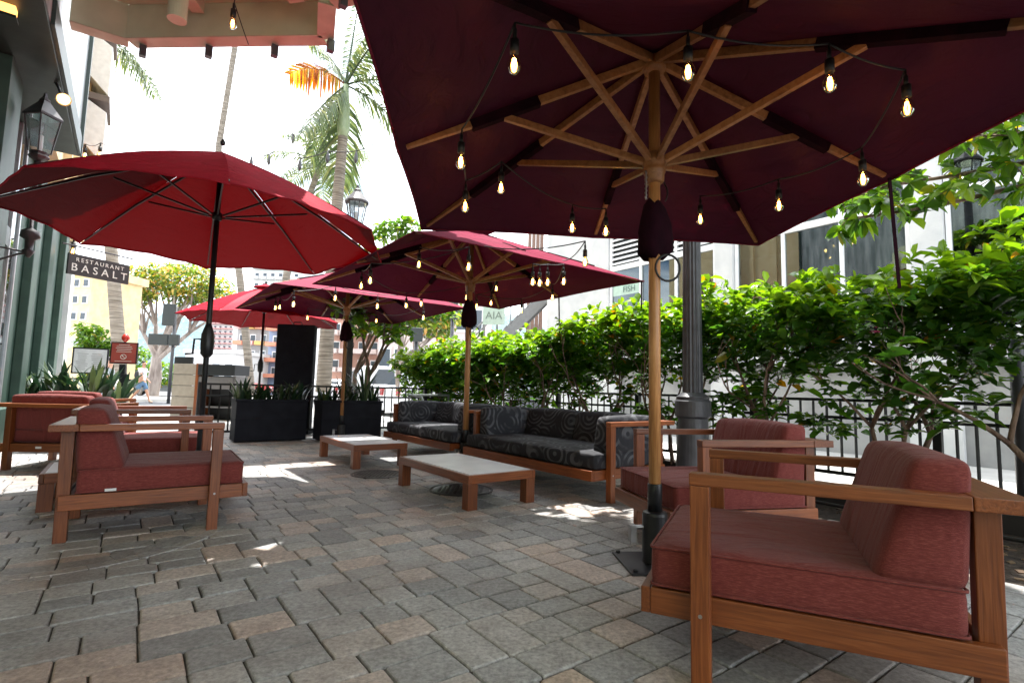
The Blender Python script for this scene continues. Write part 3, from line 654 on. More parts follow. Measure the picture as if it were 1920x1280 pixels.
def tree(name, base, H, trunks, r, depth, mat, nl, label, ll=.13, spread=.7, cl=6, bmat=BARK, group=None, hang=.0, l0=.4, ratio=.45, cat='tree'):
    e = empty(name, base, 0, label, cat, group); tr = MB(); tips = []
    for d in trunks: branch(tr, (d[0]*.1, d[1]*.1, 0), d, H*l0, r, depth, tips, spread, .3, .14)
    tr.build('trunk', bmat, e, smooth=True); m = MB(); P = []; D = []; Ls = []; Ws = []
    for (t, d) in tips:
        for q_ in range(nl):
            c = t+Vector((rnd(-1, 1), rnd(-1, 1), rnd(-.6, .6)))*H*.075
            for k in range(cl):
                a = rnd(0, 6.28); el = rnd(-.6, .8)-hang; P.append(c); D.append((math.cos(a)*math.cos(el), math.sin(a)*math.cos(el), math.sin(el)))
                l = ll*rnd(.7, 1.15); Ls.append(l); Ws.append(l*ratio)
    leaves(m, P, D, Ls, Ws); m.build('crown', mat, e, attr='var', smooth=True); return e
tree('small_tree', W(10.4, 3.75, -.05), 2.9, [(-.15, 0, 1), (.25, .1, 1)], .075, 4, LEAFB, 4, 'small tree with twin brown trunks beyond the railing, above the farther sofa', .2, .75, 6)
# branches of a tree right of frame; high unseen ones added to dapple sun
def reach():
    e = empty('overhanging_tree', (5.6, 3.4, -.05), 0, 'tree at the top right whose leafy branches reach in under the burgundy canopy edge, with unseen high ones added for dappled shade', 'tree')
    tr = MB(); tr.tube([(0, 0, 0), (.05, .05, 1.2), (-.1, .2, 2.2), (-.3, .4, 2.9)], [.1, .085, .07, .055], 10)
    m = MB(); P = []; D = []; Ls = []; Ws = []
    o = Vector(e.location)
    for (st, path) in (((-.3, .4, 2.9), [(4.4, 4.8, 3.9), (2.4, 5.1, 4.2), (.9, 5.15, 4.3), (-.3, 5.1, 4.35), (-1.0, 4.95, 4.4)]), ((-.3, .4, 2.9), [(4.4, 4.7, 4.0), (2.4, 4.9, 4.3), (.6, 4.9, 4.4), (-.5, 4.75, 4.4), (-1.05, 4.7, 4.4)]), ((-.1, .2, 2.2), [(4.6, 4.3, 2.75), (3.9, 4.6, 2.62), (3.3, 4.6, 2.50), (2.95, 4.55, 2.44)]), ((-.3, .4, 2.9), [(4.8, 4.6, 3.05), (4.2, 4.8, 2.98), (3.6, 4.9, 2.9), (3.1, 4.9, 2.72)]),
                       ((-.3, .4, 2.9), [(5.0, 4.8, 3.3), (4.5, 5.0, 3.5), (4.0, 5.1, 3.45), (3.5, 5.2, 3.3)]), ((-.1, .2, 2.2), [(4.7, 4.0, 2.9), (4.3, 4.2, 3.1), (3.9, 4.3, 3.1)]), ((-.3, .4, 2.9), [(4.4, 4.2, 3.9), (2.6, 4.5, 4.3), (1.2, 4.6, 4.4), (-.1, 4.3, 4.5), (-1.2, 4.0, 4.6)]), ((-.3, .4, 2.9), [(4.2, 4.8, 3.9), (2.6, 4.9, 4.2), (1.3, 5.0, 4.3), (.2, 4.8, 4.4)]), ((-.3, .4, 2.9), [(4.0, 4.4, 3.7), (2.2, 4.3, 4.0), (.8, 4.2, 4.2), (-.5, 4.0, 4.5)])):
        pts = [Vector(st)]+[Vector(p)-o for p in path]; n = len(pts)
        tr.tube(pts, [.03-.022*i/(n-1) for i in range(n)], 7)
        for i in range(1, n):
            K_ = max(9, int((pts[i]-pts[i-1]).length*20)) if pts[i].z > 3.6 else 9
            for k in range(K_):
                c = pts[i-1].lerp(pts[i], k/K_); d = Vector((rnd(-1, 1), rnd(-1, 1), rnd(-.5, .7))).normalized(); l = rnd(.08, .3); tp = c+d*l
                tr.tube([c, c+d*l*.5+Vector((0, 0, .01)), tp], [.006, .005, .003], 5)
                for q_ in range(6):
                    a = rnd(0, 6.28); el = rnd(-1.2, .5); P.append(tp); D.append((math.cos(a)*math.cos(el), math.sin(a)*math.cos(el), math.sin(el))); ll = rnd(.1, .19); Ls.append(ll); Ws.append(ll*.55)
    tr.build('trunk', BARK, e, smooth=True); leaves(m, P, D, Ls, Ws); m.build('crown', LEAFB, e, attr='var', smooth=True)
reach()
def strapplant(name, base, n, H, label, group, wd=.05, spread=.5, mat=SPIKE):
    e = empty(name, base, 0, label, 'plant', group); m = MB()
    for i in range(n):
        a = rnd(0, 6.28); r0 = rnd(0, .09); h = H*rnd(.55, 1.1); ln = rnd(.1, spread)*h; w_ = wd*rnd(.7, 1.2); d = Vector((math.cos(a), math.sin(a), 0)); x = Vector((-math.sin(a), math.cos(a), 0)); v = random.random()
        pts = []
        for k in range(6):
            t = k/5; c = d*(r0+ln*t**1.8*1.3)+Vector((0, 0, h*(t-.28*(ln/h)*t**3*1.8))); ww = w_*(.55+1.6*t*(1-t))*(1 if k < 5 else .05)
            pts += [c-x*ww+d*ww*.25, c+x*ww+d*ww*.25]
        m.add(pts, [(2*k, 2*k+1, 2*k+3, 2*k+2) for k in range(5)], v)
    m.build('leaves', mat, e, attr='var', smooth=True); return e

# ---------------- planters, railings ----------------
def planter(s0, n0, n1, label, dep=.42, H=.62):
    c = W(s0+dep/2, (n0+n1)/2); e = empty('planter', c, -R(AZS), label, 'planter', 'dark rectangular planters'); wv = n1-n0
    m = MB(); t = .03
    m.bb(-wv/2, wv/2, -dep/2, -dep/2+t, .02, H-.035).bb(-wv/2, wv/2, dep/2-t, dep/2, .02, H-.035).bb(-wv/2, -wv/2+t, -dep/2+t, dep/2-t, .02, H-.035).bb(wv/2-t, wv/2, -dep/2+t, dep/2-t, .02, H-.035)
    m.build('box', PLANTB, e, bevel=.006)
    r = MB().bb(-wv/2-.015, wv/2+.015, -dep/2-.015, -dep/2+.04, H-.034, H).bb(-wv/2-.015, wv/2+.015, dep/2-.04, dep/2+.015, H-.034, H).bb(-wv/2-.015, -wv/2+.04, -dep/2+.041, dep/2-.041, H-.034, H).bb(wv/2-.04, wv/2+.015, -dep/2+.041, dep/2-.041, H-.034, H)
    r.build('rim', PLANTB, e, bevel=.006)
    MB().bb(-wv/2-.006, wv/2+.006, -dep/2-.006, dep/2+.006, H*.54, H*.56).build('band', PLANTB, e, bevel=.003)
    MB().bb(-wv/2+.031, wv/2-.031, -dep/2+.031, dep/2-.031, H-.1, H-.06).build('soil', SOIL, e)
planter(8.36, 1.30, 2.28, 'dark rectangular planter beside the host counter, left of the railing gap')
planter(8.02, 2.40, 3.34, 'dark rectangular planter behind the farther coffee table, right of the railing gap')
for i in range(7):
    s, n = (8.57+rnd(-.06, .06), 1.39+i*.135) if True else 0
    strapplant('strap_leaf_plant', W(s, n, .54), 20, rnd(.3, .52), (ORD[i] if i < 6 else 'rightmost')+' strap-leaf plant in the dark planter nearer the host counter', 'strap-leaf plants in the left planter', .02, .5)
for i in range(6):
    strapplant('strap_leaf_plant', W(8.23+rnd(-.05, .05), 2.5+i*.15, .54), 18, rnd(.3, .5) if i != 4 else .72, (ORD[i] if i < 5 else 'rightmost')+' strap-leaf plant in the dark planter nearer the sofas'+(', the tallest' if i == 4 else ''), 'strap-leaf plants in the right planter', .02, .55)
def fence_panel(p, q, label, group, H=.84, pitch=.125, z0=.0, mat=FENCEM):
    p = Vector(p); q = Vector(q); e = empty('railing', p, 0, label, 'fence', group); v = q-p; v.z = 0; ln = v.length; d = v/ln
    MB().box((0, 0, H/2-.01), (.065, .065, H+.05), rz=math.atan2(d.y, d.x)).build('post', mat, e, bevel=.003)
    a, b = d*.034, d*(ln-.034)
    for nm, z, h in (('top_rail', H-.015, .03), ('mid_rail', H-.19, .03), ('bottom_rail', .1, .035)):
        MB().bar(a+Vector((0, 0, z)), b+Vector((0, 0, z)), .03, h).build(nm, mat, e)
    k = max(2, int(ln/pitch)); 
    for i in range(1, k):
        c = d*(ln*i/k); MB().bb(c.x-.009, c.x+.009, c.y-.009, c.y+.009, .118, H-.031).build('picket', mat, e)
posts = [-.2, 1.52, 3.2, 4.88, 6.56, 8.24, 9.2]
locs = ['at the right edge behind the nearest chair', 'behind the right-hand lounge chair and hedge', 'beyond the fluted grey lamp post', 'behind the nearer black sofa', 'behind the farther black sofa', 'at the corner past the farther black sofa']
for i in range(6):
    fence_panel(W(posts[i], 5.8), W(posts[i+1], 5.8), 'black railing section along the hedge, '+locs[i], 'black railing along the hedge')
bp = [.92, 2.28, 3.6, 4.7, 5.76]
bl = ['behind the left dark planter', 'behind the right dark planter', 'between the right dark planter and the farther sofa', 'at the back corner of the patio behind the hedge end']
for i in range(4):
    fence_panel(W(9.2, bp[i]), W(9.2, bp[i+1]), 'black railing section '+bl[i], 'black railing at the back of the patio', H=.84)
def handrail():
    e = empty('handrail', W(7.9, 3.75), -R(AZS), 'grey metal handrail between the right dark planter and the farther sofa', 'handrail')
    M_ = noisy('grey_green_metal', (.16, .18, .17), (.24, .26, .25), 8, .4, metal=.3, bmp=.1)
    MB().tube([(-.05, -.6, 0), (-.05, -.6, .62), (-.03, -.5, .7), (0, 0, .72), (.9, .3, .72)], .02, 8).build('rail', M_, e, smooth=True)
    for x, y in ((0, 0), (.9, .3)): MB().tube([(x, y, 0), (x, y, .71)], .018, 8).build('post', M_, e, smooth=True)
    MB().tube([(0, 0, .4), (.9, .3, .4)], .012, 8).build('rail', M_, e, smooth=True)
handrail()
# timber edging of the bed
for s0, s1, lab in ((-3.5, .95, 'near the photo right edge'), (.97, 5.2, 'behind the sofas')):
    tag(MB().box(W((s0+s1)/2, 4.86, .03), (s1-s0, .05, .16), rz=R(90+36.3)).build('bed_edging', plain('black_timber', (.02, .018, .018), .6), bevel=.004), 'black timber edging board in the planting bed '+lab, 'edging')
o = MB(); o.tube([W(-1+.5*i, 4.55+.05*math.sin(i*1.3), .0) for i in range(9)], .014, 7); tag(o.build('irrigation_hose', SOCK, smooth=True), 'black irrigation hose lying on the soil under the hedge', 'hose')
for i, (s, n) in enumerate(((2.25, 4.35), (1.4, 4.5), (.5, 4.3))):
    o = MB()
    for k in range(12):
        a = rnd(0, 6.28); l = rnd(.1, .28); o.tube([(0, 0, .03), (math.cos(a)*l*.5, math.sin(a)*l*.5, .05+rnd(0, .03)), (math.cos(a)*l, math.sin(a)*l, -.02)], [.02, .014, .006], 6)
    tag(o.build('exposed_roots', BARK, loc=W(s, n, -.04), smooth=True), 'knot of exposed brown roots on the dark soil, '+['just behind the right-hand lounge chair', 'between the two right lounge chairs', 'nearest the camera'][i], 'roots', 'exposed roots in the planting bed')
# litter and chips on the soil
m = MB()
for i in range(900):
    p = W(rnd(-2, 9), rnd(3.6, 5.7), rnd(-.033, -.028)); m.box(p, (rnd(.015, .06), rnd(.01, .03), .006), rz=rnd(0, 6.3), rx=rnd(-.4, .4), a=random.random())
tag(m.build('leaf_litter', leafmat('litter', [(0, (.05, .03, .02)), (.6, (.12, .075, .045)), (1, (.2, .14, .08))], .05, .9), attr='var'), 'dry leaf litter and bark chips scattered over the bed', 'litter', kind='stuff')

# ---------------- lamp posts ----------------
def lantern(parent, z, s=1., nm='lantern', seg=6, drop=.25):
    g = empty(nm); g.parent = parent; g.location = (0, 0, z); return g
def lamp_parts(e, z, s, mat, seg=6):
    MB().lathe([(.03*s, z), (.1*s, z+.03*s), (.12*s, z+.06*s), (.1*s, z+.09*s), (.11*s, z+.12*s)], seg*2).build('cage_base', mat, e)
    cage = MB(); r0, r1, h = .12*s, (.2 if seg > 4 else .19)*s, (.42 if seg > 4 else .5)*s
    for i in range(seg):
        t = 2*math.pi*i/seg; c, q_ = math.cos(t), math.sin(t); cage.bar((c*r0, q_*r0, z+.12*s), (c*r1, q_*r1, z+.12*s+h), .016*s, .016*s)
    cg = cage.build('cage', mat, e)
    MB().lathe([(r0*.97, z+.125*s), (r1*.97, z+.115*s+h)], seg).build('glass', LGLASS, cg)
    MB().lathe([(r1*1.14, z+.12*s+h), (r1*1.14, z+.15*s+h), (r1*.9, z+.21*s+h), (r1*.42, z+.33*s+h), (r1*.32, z+.36*s+h), (r1*.34, z+.38*s+h), (r1*.14, z+.42*s+h), (.02*s, z+.48*s+h)], seg*2 if seg > 4 else 4, rot=(0 if seg != 4 else 0)).build('roof', mat, e)
    MB().lathe([(.025*s, z+.13*s), (.03*s, z+.2*s), (.03*s, z+.36*s), (.01*s, z+.38*s)], 10).build('lamp', WHITE, cg, smooth=True)
def lamp_post(x, y, label, H=3.9, lr=1.0, k=1.):
    e = empty('lamp_post', (x, y, 0), 0, label, 'lamp post', 'fluted grey lamp posts')
    MB().lathe([(.25*k, 0), (.25*k, .05), (.2*k, .12), (.175*k, .5), (.17*k, .62)], 32, flute=.0).build('base', GREYM, e, bevel=.004)
    MB().lathe([(.17*k, .62), (.205*k, .64), (.205*k, .78), (.18*k, .80), (.19*k, .82), (.13*k, .86)], 32).build('collar', GREYM, e, bevel=.004)
    m = MB(); n = 96; prof = [(.118*k, .86), (.105*k, 2.2), (.088*k, H-.1)]; vs = []
    for r, z in prof:
        for j in range(n):
            t = 2*math.pi*j/n; vs.append((r*(1-.11*(.5+.5*math.cos(16*t))**.7)*math.cos(t), r*(1-.11*(.5+.5*math.cos(16*t))**.7)*math.sin(t), z))
    m.add(vs, [(i*n+j, i*n+(j+1) % n, (i+1)*n+(j+1) % n, (i+1)*n+j) for i in range(2) for j in range(n)]); m.build('shaft', GREYM, e, smooth=True)
    MB().lathe([(.09*k, H-.1), (.13*k, H-.06), (.11*k, H-.02), (.05, H)], 24).build('capital', GREYM, e, smooth=True)
    lamp_parts(e, H, lr, BRNZ, 6)
lamp_post(1.73, 4.99, 'large fluted grey lamp post rising in front of the hedge behind the right-hand lounge chair', 5.2, 1.3, .8)
lamp_post(-3.1, 9.95, 'lamp post behind the farthest burgundy umbrella, its lantern showing above the red umbrella', 3.85, 1.02, .62)
e = empty('bollard', at(1921, 900, 4.2).xy.to_3d(), 0, 'grey round-topped post cut off by the right edge of the photo', 'bollard')
MB().lathe([(.05, 0), (.05, 1.33), (.045, 1.37), (.02, 1.39)], 20).build('post', GREYM, e, smooth=True); MB().lathe([(.09, 0), (.09, .02), (.055, .03)], 20).build('base', GREYM, e)

# ---------------- left restaurant building ----------------
def bxS(m, s0, s1, n0, n1, z0, z1):     # box in street coordinates
    vs = [W(s0, n0, z0), W(s0, n1, z0), W(s1, n1, z0), W(s1, n0, z0), W(s0, n0, z1), W(s0, n1, z1), W(s1, n1, z1), W(s1, n0, z1)]
    return m.hexa(vs)
rb = empty('restaurant_building', (0, 0, 0), 0, 'dark green restaurant front along the left side, with cream upper storeys', 'building')
bxS(MB(), 7.9, 14.6, -5, -1.2, 0, 3.8).build('wall', GREEN, rb)
m = MB()
for s in (9.3, 10.9, 13.0): bxS(m, s, s+.5, -1.199, -1.10, 0, 3.79)
bxS(m, 7.95, 14.6, -1.199, -1.08, 0, .5); m.build('pilasters', GREEN, rb, bevel=.01)
bxS(MB(), 14.62, 15.3, -5, -1.1, 0, 4.6).build('end_pier', STUC, rb)
bxS(MB(), 2.0, 8.72, -5, -.72, 3.80, 7.5).build('upper_wall', GSTUC, rb)
bxS(MB(), 5.6, 8.74, -.719, -.69, 3.78, 4.0).build('edge_trim', GREEND, rb)
bxS(MB(), 8.722, 8.80, -5, -.68, 3.78, 7.5).build('corner_trim', GREEND, rb)
bxS(MB(), 7.9, 8.71, -1.199, -.722, 3.762, 3.795).build('soffit', GREEND, rb); bxS(MB(), 2.02, 7.89, -4, -.722, 3.74, 3.797).build('soffit', GREEND, rb)
CREAMW = noisy('golden_cream_paint', (.72, .55, .3), (.8, .64, .38), 4, .75, bmp=.2, bscale=60); bxS(MB(), 8.85, 14.6, -5, -.95, 3.81, 12).build('upper_wall', CREAMW, rb)
for k in range(3): bxS(MB(), 9.7+k*.9, 9.86+k*.9, -.949, -.86, 3.83, 12).build('pilaster', CREAMW, rb)
GBOX = plain('grey_awning', (.6, .6, .58), .5); BBOX = plain('brown_awning', (.1, .075, .06), .6)
for k, z in enumerate((4.9, 6.1, 7.4, 8.8)):
    a = MB(); vs = [W(11.2, -.94, z), W(11.2, -.6, z-.35), W(12.2, -.6, z-.35), W(12.2, -.94, z), W(11.2, -.94, z+.75), W(11.2, -.6, z+.55), W(12.2, -.6, z+.55), W(12.2, -.94, z+.75)]
    o = a.hexa(vs).build('awning', GBOX, rb, bevel=.01)
    bxS(MB(), 11.18, 12.22, -.945, -.58, z-.47, z-.36).build('awning_bar', BBOX, o)
# storefront frames at the left edge
fm = MB()
for s in (7.95, 8.42): bxS(fm, s, s+.05, -1.198, -1.15, 0, 3.75)
fm.build('window_frame', plain('silver_frame', (.5, .52, .54), .3, metal=.6), rb, bevel=.004)
bxS(MB(), 8.0, 8.42, -1.18, -1.17, .5, 3.75).build('glass', GLASS, rb)
bxS(MB(), 2.0, 7.9, -5, -1.4, 0, 2.2).build('wall', CREAM, rb)
for k in range(7): bxS(MB(), 2.15+k*.82, 2.8+k*.82, -1.399, -1.37, .45, 2.0).build('wall_panel', CREAMD, rb, bevel=.01)
for k in range(4):
    s = 2.2+k*1.42
    f_ = bxS(MB(), s, s+1.1, -1.45, -1.36, 2.35, 3.6).build('window', WFR, rb); bxS(MB(), s+.08, s+1.02, -1.359, -1.35, 2.43, 3.52).build('pane', GLASS, f_)
    bxS(MB(), s, s+1.1, -1.349, -1.1, 2.22, 2.42).build('window_box', GREEND, rb)
bxS(MB(), 2.0, 7.9, -5, -1.46, 2.21, 3.79).build('wall', GREEN, rb)
bxS(MB(), -6, 2.0-.02, -5, -1.3, 0, 7.5).build('wall', CREAM, rb)
# pale green ledges at the left edge
gl = empty('green_shelf_unit', W(5.98, -1.0), -R(AZS), 'stack of pale green ledges cut off by the left edge beside the lounge chair', 'shelf')
for z in (.10, .40, .72): MB().bb(-.5, .02, -.3, .1, z-.03, z+.03).build('shelf', PGREEN, gl, bevel=.006)
MB().bb(-.5, -.03, -.26, .06, 0, .69).build('body', GREEN, gl)
# balcony overhang, extended out of view over the camera to shade the paving
rf = empty('balcony_overhang', (0, 0, 4.15), 0, 'cream balcony overhang, enlarged out of view to shade the paving, with beams at the top left of the photo', 'balcony')
def pl(pts, z0, z1): return MB().prism([(W(a, b).x, W(a, b).y) for a, b in pts], z0, z1)
edge = [(-5, -.66), (-5, 4.0), (2.0, 4.0), (4.71, 2.71), (5.1, 2.1), (4.41, 1.59), (4.15, 1.35), (4.42, 1.12), (4.9, 1.26), (6.12, -.25), (6.12, -.66)]  # bay hidden behind the near umbrella is added to block a sun patch
edgeo = [(-5, -.66), (-5, 1.2), (4.41, 1.2), (4.96, 1.36), (6.24, -.22), (6.24, -.66)]
pl(edge[::-1], .34, .6).build('soffit', CREAM, rf)
def beam(a, b, w_, z0, z1, nm='beam', mat=CREAMD):
    a, b = W(*a), W(*b); d = (b-a).normalized(); x = Vector((-d.y, d.x, 0))*w_/2
    return MB().hexa([Vector((*(p).xy, z0)) for p in (a-x, a+x, b+x, b-x)][::-1]+[Vector((*(p).xy, z1)) for p in (a-x, a+x, b+x, b-x)][::-1]).build(nm, mat, rf, bevel=.008)
for a, b in (((6.2, -.66), (6.18, -.22)), ((6.16, -.2), (4.92, 1.3)), ((4.9, 1.3), (4.42, 1.17)), ((4.39, 1.2), (4.2, 1.33)), ((4.18, 1.38), (5.08, 2.08)), ((5.07, 2.13), (4.73, 2.69)), ((4.68, 2.73), (2.0, 4.05))):
    beam(a, b, .14, 0, .34, 'fascia', CREAM)
    beam(a, b, .155, -.014, -.001, 'drip_edge', CREAMD)
beam((4.75, 1.0), (3.2, -.66), .16, .12, .335); beam((5.6, .3), (4.0, -.66), .12, .2, .333)
beam((3.0, 1.08), (3.0, -.66), .16, .12, .335)
for p in ((6.1, -.1), (5.7, .42), (5.28, .93), (4.86, 1.34), (4.2, 1.24)):
    bxS(MB(), p[0]-.03, p[0]+.03, p[1]-.03, p[1]+.03, -.14, -.031).build('clip', GREYM, rf)
rf.location.z = 4.15
for o in kids(rf): pass
# spot can + hanging bulb under the balcony
p = at(332, -60, 4.3); cs = empty('ceiling_spotlight', (p.x, p.y, p.z), 0, 'beige cylinder spotlight hanging from the cream balcony overhang', 'spotlight')
MB().lathe([(.07, -.02), (.075, -.02), (.075, .3), (.02, .31)], 24, ).build('housing', CREAM, cs, smooth=False); MB().lathe([(.06, -.015), (.065, -.012)], 20).build('lens', STEEL, cs)
cs.location = at(332, 34, 4.3)
p = at(438, 20, 4.2); strand([p], 'single lit bulb hanging from the cream balcony overhang', .02, 1.35, (at(455, -60, 4.05), at(466, 84, 4.5)))
# wall lantern on a scroll bracket
def wall_lantern(label, p, s, rz):
    e = empty('wall_lantern', p, rz, label, 'lantern')
    lamp_parts(e, 0, s, BRNZ, 4)
    MB().lathe([(.03*s, 0), (.05*s, -.06*s), (.02*s, -.12*s), (.024*s, -.95*s), (.10*s, -1.0*s), (.11*s, -1.08*s), (.05*s, -1.12*s), (.045*s, -1.25*s), (.07*s, -1.27*s), (.02*s, -1.36*s)], 16).build('stem', BRNZ, e, smooth=True)
    b = MB(); b.tube([(0, 0, -1.3*s), (-.1*s, 0, -1.33*s), (-.3*s, 0, -1.45*s), (-.48*s, 0, -1.48*s)], .014*s, 8); b.tube([(0, 0, -1.3*s), (-.2*s, 0, -1.27*s), (-.48*s, 0, -1.26*s)], .012*s, 8)
    b.build('bracket', BRNZ, e, smooth=True)
    sc_ = MB()
    for zz in (-1.08, -1.62): sc_.tube([(-.46*s, .08*s*math.cos(t), (zz+.08*math.sin(t))*s) for t in [i*.5 for i in range(14)]], .022*s, 8)
    sc_.bb(-.487*s, -.45*s, -.05*s, .05*s, -1.6*s, -1.1*s); sc_.build('wall_plate', BRNZ, e, bevel=.004)
bxS(MB(), 6.3, 6.9, -1.37, -1.03, 0, 3.735).build('pier', GREEN, rb)
p = at(72, 302, 4.9); wall_lantern('large black wall lantern on a scroll bracket behind the red umbrella', p, .7, R(36.3))
def gooseneck():
    e = empty('gooseneck_lamp', (0, 0, 0), 0, 'lit gooseneck lamp with a thin curved arm on the green wall', 'wall lamp')
    pts = [at(53, 112, 4.68), at(80, 132, 4.8), at(100, 148, 4.88), at(110, 165, 4.9), at(116, 180, 4.9)]
    MB().tube(pts, .013, 8).build('arm', BLACKM, e, smooth=True)
    c = at(117, 182, 4.9); d = (at(128, 203, 4.75)-c).normalized(); m = MB(); m.tube([c, c+d*.02, c+d*.08], [.016, .035, .06], 18, cap=False); m.build('shade', BRNZ, e, smooth=True)
    m = MB(); m.tube([c+d*.03, c+d*.07], [.03, .05], 14); m.build('lamp', WARM, e, smooth=True)
gooseneck()
e = empty('wall_sconce', at(16, 8, 3.85), R(36), 'amber box lamp at the very top left corner', 'wall lamp')
MB().box((0, 0, 0), (.1, .1, .2)).build('shade', AMBER, e, bevel=.01); MB().box((0, 0, -.112), (.12, .12, .02)).build('frame', GREEND, e)
strand([at(160, 278, 8.4), at(188, 276, 8.2)], 'pair of lit bulbs on a cable beside the green wall above the red umbrella', .1, 1.5, (at(150, 268, 8.7), at(232, 268, 8)))
strand([at(138, 455, 9.4)], 'lit bulb at the left end of the hanging restaurant sign', .1, 2.0, (at(128, 440, 9.6), at(150, 452, 9.3)))

# ---------------- hanging sign ----------------
def text(s, size, mat, parent, loc, rot=(math.pi/2, 0, 0), ext=.004, sp=1.):
    cu = bpy.data.curves.new('t', 'FONT'); cu.body = s; cu.size = size; cu.extrude = ext; cu.align_x = 'CENTER'; cu.align_y = 'CENTER'; cu.space_character = sp
    to = bpy.data.objects.new('t', cu); COL.objects.link(to); dg = bpy.context.evaluated_depsgraph_get(); me = bpy.data.meshes.new_from_object(to.evaluated_get(dg)); bpy.data.objects.remove(to)
    me.materials.clear(); me.materials.append(mat); o = bpy.data.objects.new('lettering', me); COL.objects.link(o); o.parent = parent; o.location = loc; o.rotation_euler = rot; return o
a, b = at(126, 497, 9.0), at(241, 512, 9.95)
v = b-a; wv = v.length; e = empty('hanging_sign', (a+b)/2, math.atan2(v.y, v.x), 'black hanging sign reading RESTAURANT BASALT in pale letters', 'sign')
MB().box((0, 0, 0), (wv, .05, .37)).build('board', plain('sign_black', (.03, .024, .022), .5), e, bevel=.004)
PALE = plain('pale_lettering', (.75, .7, .62), .5)
text('RESTAURANT', .10, PALE, e, (0, -.029, .085), sp=1.42); text('BASALT', .19, PALE, e, (0, -.029, -.06), sp=1.6)
MB().tube([(-wv/2-.1, 0, .33), (wv/2+.05, 0, .33)], .014, 8).build('bracket', BLACKM, e)
m = MB()
for x in (-wv/2+.1, wv/2-.1): m.tube([(x, 0, .33), (x, 0, .18)], .006, 6)
m.build('hanger', BLACKM, e)

# ---------------- host area on the left ----------------
def host():
    e = empty('host_counter', at(385, 787, 11.9).xy.to_3d(), R(-6), 'host counter with beige panelled side and dark open shelves', 'counter')
    SL = plain('beige_slat_panel', (.36, .31, .25), .6)
    for k in range(5): MB().bb(-.86, -.30, -.02, .5, .02+k*.25, .258+k*.25).build('side_panel', SL, e, bevel=.006)
    MB().bb(-.298, -.235, -.03, .5, 0, 1.27).build('corner_post', WZ, e)
    dk = plain('counter_black', (.02, .021, .024), .5); gy = plain('counter_drawer_grey', (.16, .15, .15), .5)
    MB().bb(-.23, .62, .44, .5, 0, 1.0).build('back_panel', dk, e); MB().bb(-.233, .66, -.06, .5, 1.01, 1.25).build('counter_top', dk, e, bevel=.006)
    MB().bb(-.23, .6, -.02, .43, .7, .98).build('drawer', gy, e, bevel=.005); MB().bb(-.23, .6, 0, .43, .28, .31).build('shelf', gy, e)
    MB().bb(.6, .66, 0, .43, 0, 1.0).build('side_wall', gy, e); MB().bb(-.95, -.5, .1, .14, .75, 1.42).build('screen', dk, e)
host()
e = empty('menu_board', (-3.82, 9.25, 0), -R(AZS)-R(30), 'tall dark menu board standing behind the railing between the planters', 'board')
MB().bb(-.32, .32, -.1, .1, .08, 1.9).build('panel', PLANTB, e, bevel=.02); MB().tube([(-.08, 0, 1.9), (-.06, 0, 1.95), (.06, 0, 1.95), (.08, 0, 1.9)], .01, 6).build('handle', BLACKM, e); MB().bb(-.34, .34, -.2, .2, 0, .079).build('foot', PLANTB, e)
def redsign():
    p = at(233, 661, 9.0); e = empty('notice_stand', (p.x, p.y, 0), R(22), 'black post holding a small red notice with a no-smoking ring, red ornament above', 'sign')
    MB().bb(-.045, .045, -.045, .045, 0, 1.12).build('post', BLACKM, e, bevel=.004); MB().bb(-.09, .09, -.07, .07, .8, .96).build('holder', BLACKM, e, bevel=.01)
    z0, z1, w_ = 1.13, 1.50, .195
    MB().bb(-w_, w_, -.02, .02, z0, z1).build('frame', plain('dark_frame', (.03, .01, .01), .5), e, bevel=.003)
    b = MB().bb(-w_+.02, w_-.02, -.024, -.0201, z0+.02, z1-.02).build('notice', plain('notice_red', (.4, .07, .05), .5), e)
    m = MB()
    for k, (l, z) in enumerate(((.08, .325), (.11, .295), (.12, .265), (.10, .235), (.11, .205), (.12, .045))): m.bb(-l, l, -.027, -.0245, z0+z-.004, z0+z+.004)
    m.build('lettering', PALE, b)
    m = MB(); m.tube([(.04*math.cos(t), -.028, z0+.12+.04*math.sin(t)) for t in [i*math.pi/10 for i in range(21)]], .005, 5); m.bar((-.028, -.028, z0+.15), (.028, -.028, z0+.09), .004, .01); m.build('symbol', PALE, b)
    m = MB(); m.lathe([(.01, z1), (.03, z1+.02), (.06, z1+.06), (.062, z1+.09), (.04, z1+.13), (.01, z1+.15)], 10); m.build('ornament', plain('glossy_red', (.7, .05, .03), .2), e, smooth=True)
redsign()
p = at(171, 660, 9.5); e = empty('menu_stand', (p.x, p.y, 0), R(30), 'black-framed paper menu on a stand behind the strap-leaf plants', 'menu')
MB().bb(-.26, .26, -.02, .02, .95, 1.42).build('frame', BLACKM, e); b = MB().bb(-.235, .235, -.025, -.0201, .975, 1.395).build('menu_page', WHITE, e)
m = MB()
for k in range(9):
    for c in (-.11, .1): m.bb(c-rnd(.05, .09), c+rnd(.04, .09), -.028, -.0255, 1.02+k*.036, 1.026+k*.036)
m.build('lettering', plain('ink', (.2, .2, .2), .6), b); MB().bb(-.02, .02, -.02, .02, 0, .949).build('post', BLACKM, e)
for i in range(9):
    px = 22+i*25; Y = 7.6+.12*(i % 3); p = at(px, 750, Y)
    strapplant('strap_leaf_plant', (p.x, p.y, .42), 17, rnd(.62, .95), ORD[i]+' tall strap-leaf plant in the trough by the green wall', 'strap-leaf plants by the green wall', .032, .6)
a, b = at(0, 760, 7.9), at(242, 760, 8.1); v = b-a
